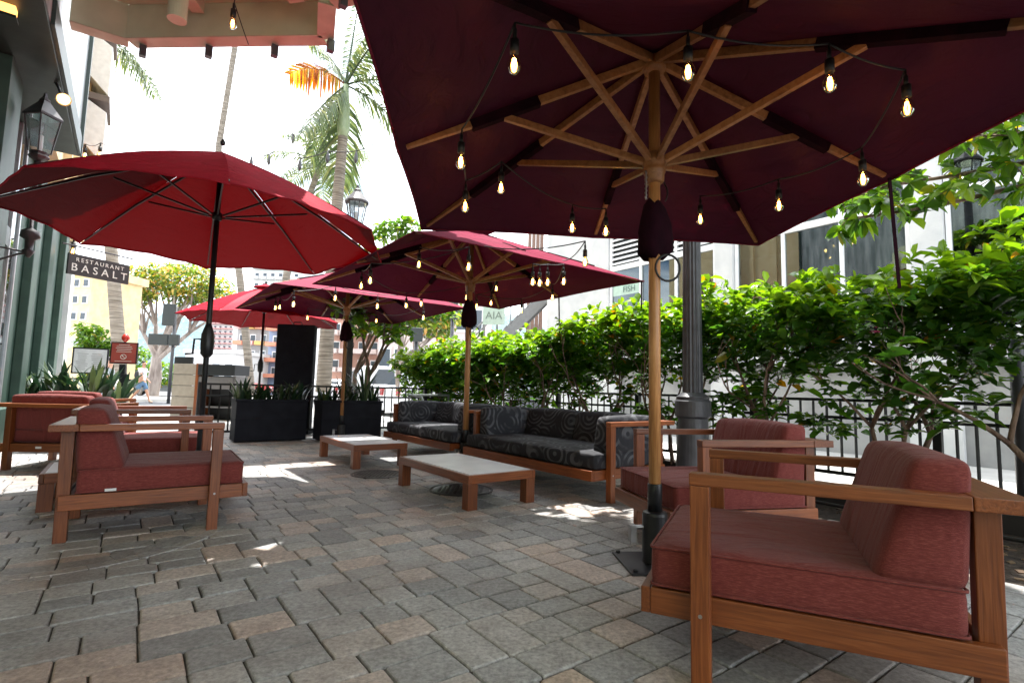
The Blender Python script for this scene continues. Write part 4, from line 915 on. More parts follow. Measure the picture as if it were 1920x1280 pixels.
e = empty('trough_planter', Vector(((a.x+b.x)/2, (a.y+b.y)/2, 0)), math.atan2(v.y, v.x), 'low black trough holding the tall strap-leaf plants by the green wall', 'planter')
MB().bb(-v.length/2-.1, v.length/2-.2, -.45, -.1, 0, .45).build('box', PLANTB, e, bevel=.01); MB().bb(-v.length/2-.05, v.length/2-.25, -.42, -.14, .451, .46).build('soil', SOIL, e)
fence_panel(at(22, 800, 8.5).xy.to_3d(), at(196, 800, 8.9).xy.to_3d(), 'black railing behind the tall strap-leaf plants at the green wall', 'black railing by the entrance', H=.87, pitch=.3)
fence_panel(at(200, 800, 8.95).xy.to_3d(), at(243, 800, 9.1).xy.to_3d(), 'short black railing beside the red notice post', 'black railing by the entrance', H=.87, pitch=.2)

# ---------------- white building on the right ----------------
wb = empty('office_building', W(4, 9.17), 0, 'white stucco building with large dark windows across the driveway behind the hedge', 'building')
def bw(nm, mat, s0, s1, n0, n1, z0, z1, par=None, bevel=0):
    m = MB(); bxS(m, s0, s1, n0, n1, z0, z1); o = wb.location; m.v = [(x-o.x, y-o.y, z-o.z) for x, y, z in m.v]; return m.build(nm, mat, par or wb, bevel=bevel)
NW = 9.17
bw('wall', STUC, 8.64, 10.9, NW, 18, -.05, 7.6)
bw('ledge', STUC, -8, 8.63, NW-.10, NW+.35, 1.36, 1.78, bevel=.01)
bw('base_wall', STUCG, -8, 8.63, NW+.1, NW+.3, -.05, 1.355)
bw('parapet', STUC, -8, 8.63, NW, NW+.35, 4.62, 7.6)
bw('roof', STUCG, -8, 10.9, NW+.36, 18, 7.4, 7.55)
for s0, s1 in ((5.42, 5.80), (2.22, 2.62), (-1.4, -1.0), (-5, -4.6)):
    bw('pilaster', STUC, s0, s1, NW-.02, NW+.3, 1.782, 4.618, bevel=.006); bw('pilaster', STUC, s0-.1, s1+.1, NW-.03, NW+.09, -.05, 1.354, bevel=.006)
bw('pilaster', STUC, 8.3, 8.63, NW-.03, NW+.09, -.05, 1.354)
for gi, (s0, s1, mul) in enumerate(((5.81, 8.63, (7.7, 6.75)), (2.63, 5.41, (4.5, 3.56)), (-.99, 2.21, (.9, -.1)), (-4.59, -1.41, (-3,)))):
    f_ = MB()
    def fb(a0, a1, z0, z1): bxS(f_, a0, a1, NW+.05, NW+.14, z0, z1)
    fb(s0, s0+.06, 1.782, 4.617); fb(s1-.06, s1, 1.782, 4.617)
    for mm_ in mul: fb(mm_-.03, mm_+.03, 1.84, 4.56)
    bs = [s0+.061]+[x for mm_ in sorted(mul) for x in (mm_-.031, mm_+.031)]+[s1-.061]
    for a0, a1 in zip(bs[::2], bs[1::2]): fb(a0, a1, 1.782, 1.839); fb(a0, a1, 3.72, 3.84); fb(a0, a1, 4.561, 4.617)
    o = wb.location; f_.v = [(x-o.x, y-o.y, z-o.z) for x, y, z in f_.v]; fo = f_.build('window_frame', WFR, wb, bevel=.004)
    for a0, a1 in zip(bs[::2], bs[1::2]):
        bw('pane', GLASS, a0, a1, NW+.09, NW+.10, 1.84, 3.719, fo)
        if gi == 0:
            bw('louvre_backing', DARKIN, a0, a1, NW+.115, NW+.13, 3.841, 4.56, fo); g_ = MB()
            for k in range(6): z = 3.87+k*.115; g_.hexa([W(a0, NW+.05, z), W(a0, NW+.10, z+.05), W(a1, NW+.10, z+.05), W(a1, NW+.05, z), W(a0, NW+.05, z+.02), W(a0, NW+.10, z+.07), W(a1, NW+.10, z+.07), W(a1, NW+.05, z+.02)])
            g_.v = [(x-o.x, y-o.y, z-o.z) for x, y, z in g_.v]; g_.build('louvres', WFR, fo)
        else: bw('pane', GLASS, a0, a1, NW+.09, NW+.10, 3.841, 4.56, fo)
bw('interior_floor', DARKIN, -8, 8.6, NW+.36, 17.5, 1.2, 1.3); bw('interior_wall', DARKIN, -8, 8.6, 14, 14.1, 1.3, 5); bw('interior_ceiling', DARKIN, -8, 8.6, NW+.36, 17.5, 4.7, 4.8)
bw('window_decal', plain('pale_green_decal', (.45, .6, .5), .5), 7.75, 8.55, NW+.086, NW+.089, 3.12, 3.36, wb)
t_ = text('FISH', .2, plain('decal_ink', (.12, .2, .17), .5), wb, W(8.05, NW+.075, 3.24)-wb.location, (math.pi/2, 0, -R(AZS)-math.pi/2+math.pi*0), .002)
for i, (px, py, yy, r) in enumerate(((1548, 470, 9.6, .15), (1598, 455, 9.6, .1), (1556, 482, 10.2, .1), (1562, 462, 10.4, .08))):
    p = at(px, py, yy); e = empty('pendant_lamp', p, 0, 'clear glass globe pendant behind the dark windows, '+['largest and leftmost', 'small one on the right', 'lower small one', 'upper small one'][i], 'pendant lamp', 'globe pendants inside the white building')
    MB().lathe([(r*math.sin(t), r*math.cos(t)) for t in [math.pi*(.03+.94*k/10) for k in range(11)]][::-1], 18).build('globe', LGLASS, e, smooth=True)
    MB().lathe([(.01, -.03), (.025, 0), (.01, .03)], 8).build('lamp', WARM, e); MB().tube([(0, 0, r), (0, 0, 4.65-p.z)], .006, 5).build('cord', BLACKM, e)
# stairs at the end of the white building
st = empty('metal_staircase', W(11.2, 8.3), 0, 'grey metal outdoor staircase with railing beside the white building', 'stairs')
SG = plain('stair_grey', (.2, .2, .2), .6)
p0, p1 = at(880, 690, 15.2), at(1030, 545, 15.6)
for k in range(15):
    c = p0.lerp(p1, (k+.5)/15)-st.location; MB().box(c, (.34, 1.0, .05), rz=R(6)).build('tread', SG, st)
for dy in (-.52, .52):
    a, b = p0-st.location+Vector((0, dy, -.14)), p1-st.location+Vector((0, dy, -.14)); MB().bar(a, b, .05, .28).build('stringer', SG, st)
    MB().tube([a+Vector((0, 0, 1.05)), b+Vector((0, 0, 1.05))], .025, 8).build('handrail', SG, st)
    for k in range(7): c = a.lerp(b, k/6); MB().tube([c, c+Vector((0, 0, 1.04))], .015, 6).build('baluster', SG, st)
c = p1-st.location; MB().bb(c.x, c.x+1.2, c.y-.6, c.y+.6, c.z-.1, c.z).build('landing', SG, st)
MB().bb(c.x+.9, c.x+1.1, c.y+.3, c.y+.5, -1, c.z-.11).build('support', SG, st)
p = at(926, 592, 14.6); e = empty('hanging_banner', p, R(-4), 'pale green panel sign reading AIA by the metal staircase', 'sign')
MB().box((0, 0, 0), (.62, .04, .5)).build('panel', plain('pale_green_panel', (.42, .52, .44), .5), e, bevel=.004); text('AIA', .3, plain('panel_ink', (.16, .2, .17), .5), e, (.0, -.024, 0)); MB().tube([(-.3, 0, .25), (-.3, 0, 1.4)], .01, 6).build('hanger', SG, e); MB().bb(-.3, -.25, .02, .06, -p.z, -.25).build('post', SG, e)
e = empty('column_pair', at(1003, 560, 19).xy.to_3d(), 0, 'brown ribbed columns beyond the white building end', 'columns')
for k in range(4): MB().bb(-.3+k*.15, -.165+k*.15, -.1, .1, 0, 8).build('column', plain('brown_column', (.2, .12, .09), .7), e)

# ---------------- palms ----------------
def frond(e, base, az, el, L_, droop, nl, ll, mat, hang=.6, w_=.05, name='frond'):
    m = MB(); pts = []; p = Vector(base); d = Vector((math.sin(R(az))*math.cos(R(el)), math.cos(R(az))*math.cos(R(el)), math.sin(R(el)))); n = 14
    for i in range(n+1):
        pts.append(p.copy()); p = p+d*(L_/n); d = (d+Vector((0, 0, -droop/n*(.6+1.2*i/n)))).normalized()
    m.tube(pts, [max(.006, .035*(1-i/n)*L_/2.5) for i in range(n+1)], 5)
    for i in range(nl):
        t = .12+.88*i/nl; f = t*n; k = min(n-1, int(f)); c = pts[k].lerp(pts[k+1], f-k); dr = (pts[k+1]-pts[k]).normalized(); x = dr.cross(Vector((0, 0, 1))); x = x.normalized() if x.length > .05 else Vector((1, 0, 0))
        l = ll*(.35+1.25*math.sin(math.pi*(.12+.82*t)))*.62
        for sg in (-1, 1):
            v = random.random(); q = (x*sg+dr*rnd(.4, .7)+Vector((0, 0, rnd(-.15, .25)))).normalized(); s1 = c+q*l*.5+Vector((0, 0, -hang*l*.18)); s2 = c+q*l*.9+Vector((0, 0, -hang*l*rnd(.6, .9))); up = dr.cross(q).normalized(); wv_ = (dr-q*dr.dot(q)).normalized()*w_*.5
            m.add([c-wv_*.5, c+wv_*.5, s1+wv_, s1-wv_, s2+wv_*.15, s2-wv_*.15], [(0, 1, 2, 3), (3, 2, 4, 5)], v)
    return m.build(name, mat, e, attr='var')
def palm(pts, r, crown, label, shaft=0, nf=16, L_=3, ll=.7, extra=(), name='palm_tree', w_=.05, lo=-25, rings=True, az0=0):
    b = Vector(pts[0]); e = empty(name, b, 0, label, 'palm tree', 'palm trees'); P = [Vector(p)-b for p in pts]; n = 26; path = []; rs = []
    for i in range(n*(len(P)-1)+1):
        f = i/n; k = min(len(P)-2, int(f)); path.append(P[k].lerp(P[k+1], f-k)); tt = i/(n*(len(P)-1)); rs.append(r*(1.15-.4*tt)*(1+.035*(i % 2)))
    # smooth path
    for _ in range(12): path = [path[0]]+[(path[i-1]+path[i]*2+path[i+1])/4 for i in range(1, len(path)-1)]+[path[-1]]
    MB().tube(path, rs, 14).build('trunk', PBARK, e, smooth=True)
    top = path[-1]
    if shaft:
        MB().tube([top-Vector((0, 0, .02)), top+Vector((0, 0, shaft*.15)), top+Vector((0, 0, shaft*.6)), top+Vector((0, 0, shaft))], [r*.8, r*1.02, r*.85, r*.5], 14).build('crownshaft', PSHAFT, e, smooth=True); top = top+Vector((0, 0, shaft))
    if crown:
        for i in range(nf):
            az = az0+i*137.5; el = 78-(i/nf)*(78-lo); frond(e, top, az, el, L_*rnd(.85, 1.1), 1.5 if el > 30 else 1.2, 36, ll, FROND, .7, w_)
    for (az, el, l, dr, mt) in extra: frond(e, top, az, el, l, dr, 44, ll, mt, .9, w_)
    return e
palm([at(606, 735, 14), at(618, 560, 14), at(632, 388, 14), at(643, 256, 14)], .17, True, 'tall palm with a green crownshaft and one orange dying frond, right of the red umbrella', shaft=1.5, nf=0, L_=3.0, ll=.85, w_=.06,
     extra=((-84, 42, 1.9, 1.3, DEADF), (-70, 62, 2.3, .9, FROND), (-150, -50, 2.4, .5, FROND), (-80, -62, 2.3, .3, FROND), (-20, -70, 2.8, .2, FROND), (30, 84, 3.4, .2, FROND), (90, 70, 3, .9, FROND), (100, 15, 2.4, 1.6, FROND), (80, -20, 2.2, 1., FROND), (120, 50, 2.8, 1.2, FROND)))
palm([at(527, 745, 24), at(532, 620, 24), at(537, 515, 24), at(560, 420, 24), at(601, 310, 24)], .17, True, 'coconut palm with a small feathery crown behind the crownshaft palm', nf=15, L_=2.9, ll=.75, w_=.06, lo=-35)
palm([at(472, 745, 24), at(462, 640, 24), at(449, 512, 24), at(425, 390, 24), at(409, 280, 24), at(424, 190, 24), at(445, 60, 24), at(462, -60, 24)], .15, True, 'tall thin curving palm trunk crossing the sky under the cream balcony', nf=12, L_=3.2, ll=.8)
palm([at(226, 760, 16), at(222, 640, 16), at(210, 480, 16), at(190, 300, 16.3), at(176, 130, 16.6), at(172, 70, 16.6)], .17, True, 'palm trunk behind the hanging restaurant sign', nf=12, L_=2.9, ll=.8, extra=((62, 10, 2.4, 2.6, FROND),))
# flowering tree and greenery beyond the street
def blobtree(label, px, py_b, Y, crown, mat, r=.2, n=1300, ll=.3, name='street_tree', limbs=None, cat='tree', group='trees beyond the street'):
    b = at(px, py_b, Y); e = empty(name, b, 0, label, cat, group); tr = MB(); tips = []
    if r:
        base = Vector((0, 0, 0))
        for (cx, cy, rx, ry) in crown:
            c = at(cx, cy, Y)-b; k = Vector((rnd(-.1, .1), 0, c.z*.35)); k2 = k.lerp(c, .5)+Vector((0, rnd(-.5, .5), -.3)); tr.tube([base, k*.5+Vector((.1*random.choice((-1, 1)), 0, 0)), k, k2, c], [r, r*.8, r*.62, r*.4, r*.15], 8)
            for j in range(4): q = c+Vector((rnd(-1, 1)*rx, rnd(-1, 1)*rx, rnd(-.2, .8)*ry))*.8; tr.tube([k2, k2.lerp(q, .5)+Vector((0, 0, -.1)), q], [r*.35, r*.2, r*.06], 6)
        tr.build('trunk', BARKG, e, smooth=True)
    m = MB(); P = []; D = []; Ls = []; Ws = []
    tot = sum(c[2]*c[3] for c in crown)
    for (cx, cy, rx, ry) in crown:
        c = at(cx, cy, Y)-b
        for i in range(int(n*rx*ry/tot)):
            u = Vector((random.gauss(0, 1), random.gauss(0, 1), random.gauss(0, 1))).normalized()*(rnd(.25, 1)**.5); q = c+Vector((u.x*rx, u.y*rx, u.z*ry))
            if math.sin(q.x*2.9/rx+1)+math.sin(q.y*3.1/rx)+math.sin(q.z*3.3/ry+2) > 1.3: continue
            P.append(q); D.append((rnd(-1, 1), rnd(-1, 1), rnd(-.7, .5))); l = ll*rnd(.6, 1.2); Ls.append(l); Ws.append(l*.5)
    leaves(m, P, D, Ls, Ws); m.build('crown', mat, e, attr='var', smooth=True)
BARKG = noisy('grey_bark', (.2, .16, .14), (.42, .36, .32), 4, .9, stretch=(1, 1, .3), bmp=.6, bdist=.03)
blobtree('broad street tree with yellow and orange blossom beyond the hanging sign', 288, 742, 26, [(275, 530, 1.2, .9), (315, 520, 1.4, .8), (365, 530, 1.5, 1.0), (405, 550, 1.1, .8), (255, 555, .9, .6), (340, 555, 1.0, .5)], TRUMP, .22, 5200, .22)
blobtree('feathery green shrub in front of the cream corner building', 185, 735, 17, [(185, 640, .55, .55), (195, 670, .5, .5), (165, 620, .35, .3), (180, 705, .4, .4)], LEAFB, .05, 1500, .22, 'shrub', cat='shrub', group='greenery beyond the patio')
blobtree('yellow-green tree behind the walking boy', 262, 740, 34, [(258, 680, 1.0, 1.1), (300, 700, 1.5, .8)], LEAFB, .1, 1600, .3)
blobtree('green street tree behind the pink building corner', 740, 730, 22, [(770, 600, 1.1, .7), (812, 600, 1.2, .8), (835, 590, .9, .6)], TRUMP, .12, 2200, .25)
blobtree('leafy tree top showing between the red umbrella and the burgundy canopy', 745, 725, 15, [(735, 432, .5, .3), (762, 425, .4, .35), (715, 440, .3, .2)], LEAFB, .05, 500, .2)
for i, px in enumerate((440, 500, 620, 700, 760, 880, 940)):
    blobtree('distant green tree on the far street, '+['left of the small red umbrella pole', 'right of the small red umbrella pole', 'beside the wide palm trunk', 'behind the twin-trunk tree', 'behind the white SUV', 'above the left end of the hedge', 'under the metal staircase'][i], px, 728, 60+3*i, [(px, 690-(i % 3)*6, 2.6, 1.7), (px+22, 700, 2.2, 1.3)], LEAFB, .18, 700, .6, group='row of distant trees along the far street')

# ---------------- far buildings ----------------
def far_building(label, px0, px1, ytop, Y, dep, wall, rows, cols, zb=0., az=0, winw=.55, winh=.5, balc=None, winm=None, roof=None, z_first=1.0, name='apartment_building', skip=0):
    a = at(px0, 700, Y); b = at(px1, 700, Y*(1+math.sin(R(az))*.0)); top = at((px0+px1)/2, ytop, Y).z; wv = (b-a).length; e = empty(name, Vector(((a.x+b.x)/2, (a.y+b.y)/2, -.16)), R(az), label, 'building', None)
    top += .16; MB().bb(-wv/2, wv/2, 0, dep, 0, top).build('wall', wall, e)
    MB().bb(-wv/2-.15, wv/2+.15, -.15, dep+.15, top, top+.3).build('roof', roof or wall, e)
    rh = (top-z_first)/rows; cw = wv/cols
    for i in range(rows):
        for j in range(cols):
            x = -wv/2+cw*(j+.5); z = z_first+rh*(i+.5)
            f_ = MB().bb(x-cw*winw/2, x+cw*winw/2, -.05, .1, z-rh*winh/2, z+rh*winh/2).build('window', WFR, e); MB().bb(x-cw*winw/2+.06*cw, x+cw*winw/2-.06*cw, -.07, -.051, z-rh*winh/2+.06*rh, z+rh*winh/2-.06*rh).build('pane', winm or FARWIN, f_)
        if balc:
            for j in range(cols):
                x = -wv/2+cw*(j+.5); z = z_first+rh*(i+.22); MB().bb(x-cw*.42, x+cw*.42, -1.0, -.06, z-rh*.16, z+rh*.08).build('balcony', balc[(i+j) % len(balc)], e)
    return e
PINK = plain('pink_plaster', (.5, .3, .24), .9); PW = plain('pale_pink_plaster', (.6, .5, .47), .9); GREYB = plain('grey_plaster', (.36, .36, .36), .9); BLUEB = plain('blue_grey_plaster', (.22, .28, .4), .9)
ORB = plain('orange_balcony', (.6, .24, .15), .8); REDB = plain('coral_balcony', (.62, .34, .32), .8); YEB = plain('ochre_balcony', (.62, .36, .12), .8); WHB = plain('white_plaster', (.72, .72, .7), .9)
far_building('cream corner building seen past the end of the green wall', 118, 158, 515, 19, 2.2, CREAMW, 3, 2, az=-8, name='corner_building', z_first=3.0)
far_building('cream low annex in front of the cream corner building', 128, 166, 652, 17.4, 1.2, CREAMW, 1, 1, az=-14, name='annex_building', z_first=1.2, roof=STUC)
far_building('grey apartment block with coral and ochre balconies behind the small red umbrella', 440, 500, 560, 52, 14, GREYB, 5, 3, balc=(REDB, YEB, ORB), z_first=1.5)
far_building('blue-grey and orange block next to the apartment balconies', 500, 524, 565, 50, 10, BLUEB, 5, 1, winw=.35, balc=(ORB,), z_first=1.5)
far_building('tall white apartment tower above the small red umbrella', 462, 552, 488, 95, 18, WHB, 11, 6, balc=(WHB,), z_first=3)
far_building('white office block with narrow windows left of the wide palm trunk', 540, 604, 560, 48, 12, WHB, 5, 6, winw=.45, winh=.6)
far_building('pink terraced building across the street behind the farthest wooden pole', 616, 712, 598, 34, 10, PINK, 3, 4, balc=(PW,), z_first=1.8, winm=FARWIN)
far_building('long pink building with wide windows behind the parked cars', 706, 905, 560, 31, 12, PW, 2, 7, winw=.8, winh=.6, z_first=1.4)
far_building('white hotel tower with pink balconies beyond the host counter', 382, 432, 590, 120, 18, WHB, 12, 5, balc=(REDB,), z_first=3)
far_building('low white pavilion with a flat roof beyond the host counter', 345, 440, 662, 44, 8, WHB, 1, 4, name='pavilion', winw=.7, z_first=.6)
far_building('pale concrete building low on the horizon behind the flowering tree', 250, 344, 700, 70, 8, WHB, 1, 5, z_first=.5)
# ---------------- hills ----------------
def hills():
    m = MB(); n = 120; Y = 2600; vs = []
    for i in range(n+1):
        px = -300+i*17.; h = 604+10*math.sin(px*.013)+7*math.sin(px*.031+1)+4*math.sin(px*.08)+ (px > 450)*0
        for k, (dy, f) in enumerate(((0, 0.0), (220, .32), (420, .55), (700, .86), (1000, 1.), (1500, .7))):
            zt = at(px, h, Y+1000).z; p = at(px, 700, Y+dy); vs.append((p.x, p.y, -1+zt*f*(1+.10*math.sin(px*.045+k*2.1))))
    fs = [(i*6+k, (i+1)*6+k, (i+1)*6+k+1, i*6+k+1) for i in range(n) for k in range(5)]; m.add(vs, fs)
    mt, t, p, o = newmat('hillside'); nn = nd(t, 'ShaderNodeTexNoise', Scale=.012, Detail=8, Roughness=.65); t.links.new(coords(t), nn.inputs['Vector'])
    vo = nd(t, 'ShaderNodeTexVoronoi', Scale=.05); t.links.new(coords(t), vo.inputs['Vector']); r = ramp(t, [(.3, (.06, .1, .1)), (.5, (.1, .15, .17)), (.7, (.16, .2, .23))], nn.outputs['Fac'])  # bluish grey in the colour stands in for distance haze
    r2 = ramp(t, [(.0, (1, 1, 1)), (.22, (0, 0, 0))], vo.outputs['Distance']); mxx = nd(t, 'ShaderNodeMixRGB'); mxx.inputs[2].default_value = (.6, .6, .58, 1)
    t.links.new(r2.outputs[0], mxx.inputs[0]); t.links.new(r.outputs[0], mxx.inputs[1]); t.links.new(mxx.outputs[0], p.inputs['Base Color']); p.inputs['Roughness'].default_value = 1
    tag(m.build('hills', mt, smooth=True), kind='structure')
hills()

# ---------------- cars ----------------
CARW = plain('car_white', (.75, .76, .78), .2); CARG = plain('car_grey', (.2, .21, .23), .25); CARR = plain('car_red', (.35, .03, .03), .25)
TYRE = plain('tyre', (.02, .02, .02), .8); CWIN = plain('car_window', (.03, .04, .05), .08)
def car(p, az, mat, label, suv=1.):
    e = empty('parked_car', p, -R(az), label, 'car', 'cars on the street'); Lh, Wh = 2.25, .9; zt = 1.22+.42*suv
    prof = [(-Lh, .45), (-Lh+.05, .95), (-Lh+.35, 1.02), (-.5, 1.06), (.9, 1.04), (Lh-.35, .92), (Lh, .75), (Lh, .35), (-Lh, .3)]
    m = MB(); n = len(prof)
    for (w_, s_) in ((0, 0),):
        vs = []
        for x, sx in ((-Wh, 1), (-Wh+.08, 1), (Wh-.08, 1), (Wh, 1)):
            k = .965 if abs(x) == Wh else 1
            vs += [(x, y*k, .3+(z-.3)*(k if z > .5 else 1)) for y, z in prof]
        fs = [tuple(range(n)), tuple(range(4*n-1, 3*n-1, -1))]
        for j in range(3): fs += [(j*n+i, (j+1)*n+i, (j+1)*n+(i+1) % n, j*n+(i+1) % n) for i in range(n)]
        m.add(vs, fs)
    body = m.build('body', mat, e, bevel=.04)
    yb0, yb1, yt0, yt1 = -Lh+.15, 1.1, -Lh+.6, .3
    c = MB().hexa([(-Wh+.04, yb0, 1.0), (Wh-.04, yb0, 1.0), (Wh-.04, yb1, 1.0), (-Wh+.04, yb1, 1.0), (-Wh+.2, yt0, zt), (Wh-.2, yt0, zt), (Wh-.2, yt1, zt), (-Wh+.2, yt1, zt)]); c.build('cabin', mat, e, bevel=.05)
    for s_ in (-1, 1):
        def sd_(y, z):
            k = (z-1.0)/(zt-1.0); return s_*(Wh-.04-.16*k+.006)
        for y0, y1 in ((-1.55, -.75), (-.68, .1), (.17, .75)):
            z0, z1 = 1.08, zt-.1; q0, q1 = max(y0, yb0+.1), y1; dt = (yb1-yt1)*.85 if y1 > .5 else 0; db = .3 if y0 < -1.5 else 0
            vs = [(sd_(0, z0), q0, z0), (sd_(0, z0), q1, z0), (sd_(0, z1), q1-dt*.8 if dt else q1, z1), (sd_(0, z1), q0+db, z1)]; vs2 = [(x-s_*.02, y, z) for x, y, z in vs]
            MB().add(vs+vs2, [(0, 1, 2, 3), (7, 6, 5, 4), (0, 4, 5, 1), (1, 5, 6, 2), (2, 6, 7, 3), (3, 7, 4, 0)]).build('side_window', CWIN, e)
        for y in (-1.35, 1.4):
            w1 = MB().tube([(s_*(Wh-.2), y, .33), (s_*(Wh+.01), y, .33)], .33, 20).build('wheel', TYRE, e); MB().tube([(s_*(Wh-.0), y, .33), (s_*(Wh+.02), y, .33)], .2, 14).build('rim', STEEL, w1)
        MB().box((s_*(Wh-.25), Lh-.03, .72), (.3, .08, .12)).build('headlight', WHITE, e); MB().box((s_*(Wh-.2), -Lh+.02, .85), (.2, .08, .2)).build('taillight', CARR, e)
    for (y0, y1, nm) in ((yb1, yt1, 'windscreen'), (yb0, yt0, 'rear_window')):
        sg = 1 if nm == 'windscreen' else -1; f = lambda k: (y0+(y1-y0)*k)+sg*.012
        vs = [(-Wh+.14, f(.12), 1.0+(zt-1)*.12), (Wh-.14, f(.12), 1.0+(zt-1)*.12), (Wh-.26, f(.86), 1+(zt-1)*.86), (-Wh+.26, f(.86), 1+(zt-1)*.86)]; vs2 = [(x, y-sg*.02, z) for x, y, z in vs]
        MB().add(vs+vs2, [(0, 1, 2, 3), (7, 6, 5, 4), (0, 4, 5, 1), (1, 5, 6, 2), (2, 6, 7, 3), (3, 7, 4, 0)]).build(nm, CWIN, e)
def gp(px, Y): p = at(px, 700, Y); return (p.x, p.y, -.16)
car(gp(770, 17.5), 62, CARW, 'white parked SUV behind the railing and the bright hedge end')
car(gp(862, 16.4), 58, CARW, 'white SUV partly hidden by the hedge, in front of the long pink building', .8)
car(gp(668, 23), 70, CARW, 'white low car left of the white SUV, behind the right planter', .1)
car(gp(975, 20), 60, CARW, 'white car behind the hedge beneath the metal staircase', .4)
car(gp(1075, 17.5), 60, CARG, 'grey car glimpsed through the hedge leaves behind the nearer sofa', .6)
car(gp(300, 36), 75, CARG, 'grey car on the far street right of the walking boy', .2)
car(gp(450, 38), 75, CARR, 'red car on the far street behind the left planter', .2)
car(gp(588, 36), 75, CARW, 'small white car on the far street beside the menu board', .2)
# traffic signals
def signal(px, pyt, Y, label, heads):
    p = at(px, 700, Y); e = empty('traffic_signal', (p.x, p.y, -.16), R(10), label, 'traffic signal', 'traffic signals'); zt = at(px, pyt, Y).z+.16
    MB().tube([(0, 0, 0), (0, 0, zt)], .07, 12).build('pole', GREYM, e, smooth=True)
    GS = plain('signal_green_grey', (.025, .032, .032), .5)
    for (dx, dz, w_, h_) in heads: MB().box((dx, -.15, zt+dz), (w_, .2, h_)).build('signal_head', GS, e, bevel=.02)
signal(320, 575, 24, 'grey-green signal pole with pedestrian boxes in front of the flowering tree', ((-.55, -1.55, .8, .5), (.1, -1.55, .4, .5), (-.2, -.4, .5, 1.0)))
signal(845, 575, 20, 'traffic light and pedestrian signal pole in front of the long pink building', ((0, 0, .35, 1.0),))
signal(778, 628, 19, 'low pedestrian signal post behind the small twin-trunk tree', ((0, 0, .45, .5),))

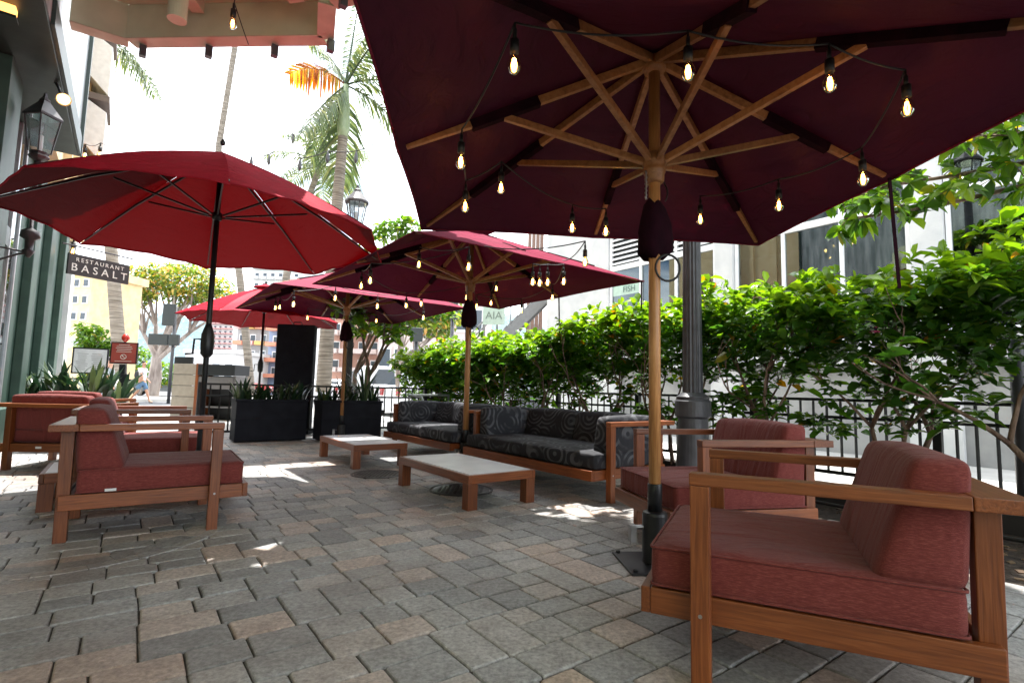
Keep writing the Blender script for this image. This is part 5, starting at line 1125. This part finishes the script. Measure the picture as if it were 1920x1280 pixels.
# ---------------- people ----------------
def skinobj(name, joints, bones, mat, parent, sub=2):
    me = bpy.data.meshes.new(name); me.from_pydata([j[0] for j in joints], bones, []); o = bpy.data.objects.new(name, me); COL.objects.link(o); o.parent = parent; me.materials.append(mat)
    o.modifiers.new('skin', 'SKIN').use_smooth_shade = True
    if not me.skin_vertices: me.skin_vertices.new()
    for v, j in zip(me.skin_vertices[0].data, joints): r = j[1]; v.radius = (r, r) if not isinstance(r, tuple) else r
    me.skin_vertices[0].data[0].use_root = True
    s = o.modifiers.new('sub', 'SUBSURF'); s.levels = sub; s.render_levels = sub; return o
def person(p, rz, H, label, shirt, shorts, hair, stride=.32, pack=None, arm=.18):
    """walks towards local +X"""
    k = H/1.75; e = empty('person', p, rz, label, 'person', None); q = lambda x, y, z: (x*k, y*k, z*k)
    J = [(q(0, 0, .95), .1*k), (q(0, 0, 1.15), (.12*k, .095*k)), (q(0, 0, 1.36), (.14*k, .1*k)), (q(0, 0, 1.47), .06*k), (q(.02, 0, 1.54), .05*k), (q(.03, 0, 1.62), .085*k), (q(.03, 0, 1.70), .075*k)]
    B = [(0, 1), (1, 2), (2, 3), (3, 4), (4, 5), (5, 6)]
    for s, fw in ((1, 1), (-1, -1)):
        b = len(J)
        J += [(q(0, s*.18, 1.40), .052*k), (q(-arm*.6*fw, s*.22, 1.16), .042*k), (q(-arm*.2*fw+.12, s*.2, .96), .033*k), (q(-arm*.2*fw+.19, s*.19, .90), .03*k)]
        B += [(2, b), (b, b+1), (b+1, b+2), (b+2, b+3)]
        for f in range(5):
            c = len(J); J += [(q(-arm*.2*fw+.235+.004*f, s*(.17+.012*f), .885-.008*f), .010*k), (q(-arm*.2*fw+.26, s*(.17+.012*f), .855-.008*(f % 3)), .008*k)]; B += [(b+3, c), (c, c+1)]
        l = len(J); J += [(q(0, s*.09, .9), .085*k), (q(.13*fw*stride/.32+.03, s*.09, .5), .056*k), (q(stride*fw-.06*(fw < 0)*1, s*.09, .1 if fw > 0 else .16), .036*k), (q(stride*fw+.14 if fw > 0 else stride*fw+.06, s*.1, .04), .035*k)]
        B += [(0, l), (l, l+1), (l+1, l+2), (l+2, l+3)]
    body = skinobj('body', J, B, SKIN, e)
    f = MB()
    for s in (-1, 1): f.box(q(.115, s*.03, 1.645), (.012*k, .022*k, .012*k))
    f.build('eyes', SOCK, body)
    sh = [(q(0, 0, .86), (.15*k, .12*k)), (q(0, 0, 1.15), (.145*k, .115*k)), (q(0, 0, 1.37), (.155*k, .115*k)), (q(0, 0, 1.45), .075*k)]; sb = [(0, 1), (1, 2), (2, 3)]
    for s, fw in ((1, 1), (-1, -1)): c = len(sh); sh += [(q(0, s*.19, 1.40), .07*k), (q(-arm*.45*fw, s*.225, 1.22), .065*k)]; sb += [(2, c), (c, c+1)]
    skinobj('shirt', sh, sb, shirt, e)
    so_ = [(q(0, 0, .93), (.14*k, .12*k)), (q(0, 0, .86), (.13*k, .12*k))]; bb_ = [(0, 1)]
    for s, fw in ((1, 1), (-1, -1)): c = len(so_); so_ += [(q(.02*fw, s*.09, .8), .105*k), (q(.13*fw*stride/.32+.02, s*.095, .54), .095*k)]; bb_ += [(1, c), (c, c+1)]
    skinobj('shorts', so_, bb_, shorts, e)
    skinobj('hair', [(q(-.02, 0, 1.64), .08*k), (q(0, 0, 1.72), .09*k), (q(.04, 0, 1.75), .06*k)], [(0, 1), (1, 2)], hair, body)
    for s, fw in ((1, 1), (-1, -1)): skinobj('shoe', [(q(stride*fw-.05*(fw < 0)-.03, s*.095, .05), .045*k), (q(stride*fw+.16 if fw > 0 else stride*fw+.08, s*.1, .035), .036*k)], [(0, 1)], SHOE, e)
    if pack: skinobj('backpack', [(q(-.2, 0, 1.0), .13*k), (q(-.2, 0, 1.2), .15*k), (q(-.17, 0, 1.36), .1*k)], [(0, 1), (1, 2)], pack, e)
SHOE = plain('shoe_grey', (.2, .2, .2), .7); HAIRM = plain('dark_hair', (.02, .015, .012), .6)
TSW = plain('white_tshirt', (.75, .75, .77), .9); SHB = plain('blue_shorts', (.12, .22, .36), .9); TSG = plain('grey_tshirt', (.2, .23, .24), .9); SHW = plain('pale_shorts', (.5, .52, .6), .9)
person((at(268, 700, 20).x, 20, -.0), 0, 1.6, 'person in a white T-shirt and blue shorts with a dark backpack, walking right', TSW, SHB, HAIRM, .3, plain('dark_backpack', (.04, .045, .055), .8))
person((at(204, 700, 14.6).x, 14.6, -.25), R(12), 1.72, 'person in a grey T-shirt standing behind the short railing, left of the red notice', TSG, SHW, HAIRM, .12)
person(gp(689, 20)[:2]+(0,), R(180), 1.6, 'person in a pink top and pale sun hat beyond the right planter', plain('pink_top', (.5, .15, .15), .9), SHW, plain('straw_hat', (.6, .5, .36), .9), .2)
# distant strings of unlit bulbs across the sky
DK = plain('unlit_bulb', (.05, .05, .055), .3)
def dark_string(pts, label, Y, s=1.6):
    P_ = [at(x, y, Y) for x, y in pts]; e = empty('string_lights', P_[0], 0, label, 'string lights', 'strings of bulbs'); o = P_[0]; m = MB()
    for a, b in zip(P_[:-1], P_[1:]): m.tube(sag(a-o, b-o, .05*(b-a).length), .012, 5)
    m.build('cable', SOCK, e)
    for p in P_[1:-1]: MB().lathe([(.01, 0), (.03*s*.6, -.04*s), (.03*s, -.1*s), (.03*s, -.15*s), (.01*s, -.19*s)], 8, c=p-o).build('bulb', DK, e, smooth=True)
dark_string([(560, 287), (563, 297), (615, 283), (668, 283), (700, 271)], 'unlit bulbs on a cable in front of the crownshaft palm', 12)
dark_string([(470, 285), (472, 293), (505, 290), (550, 250), (553, 258)], 'unlit bulbs on a cable left of the palms against the sky', 14)
print('objects', len(bpy.data.objects))
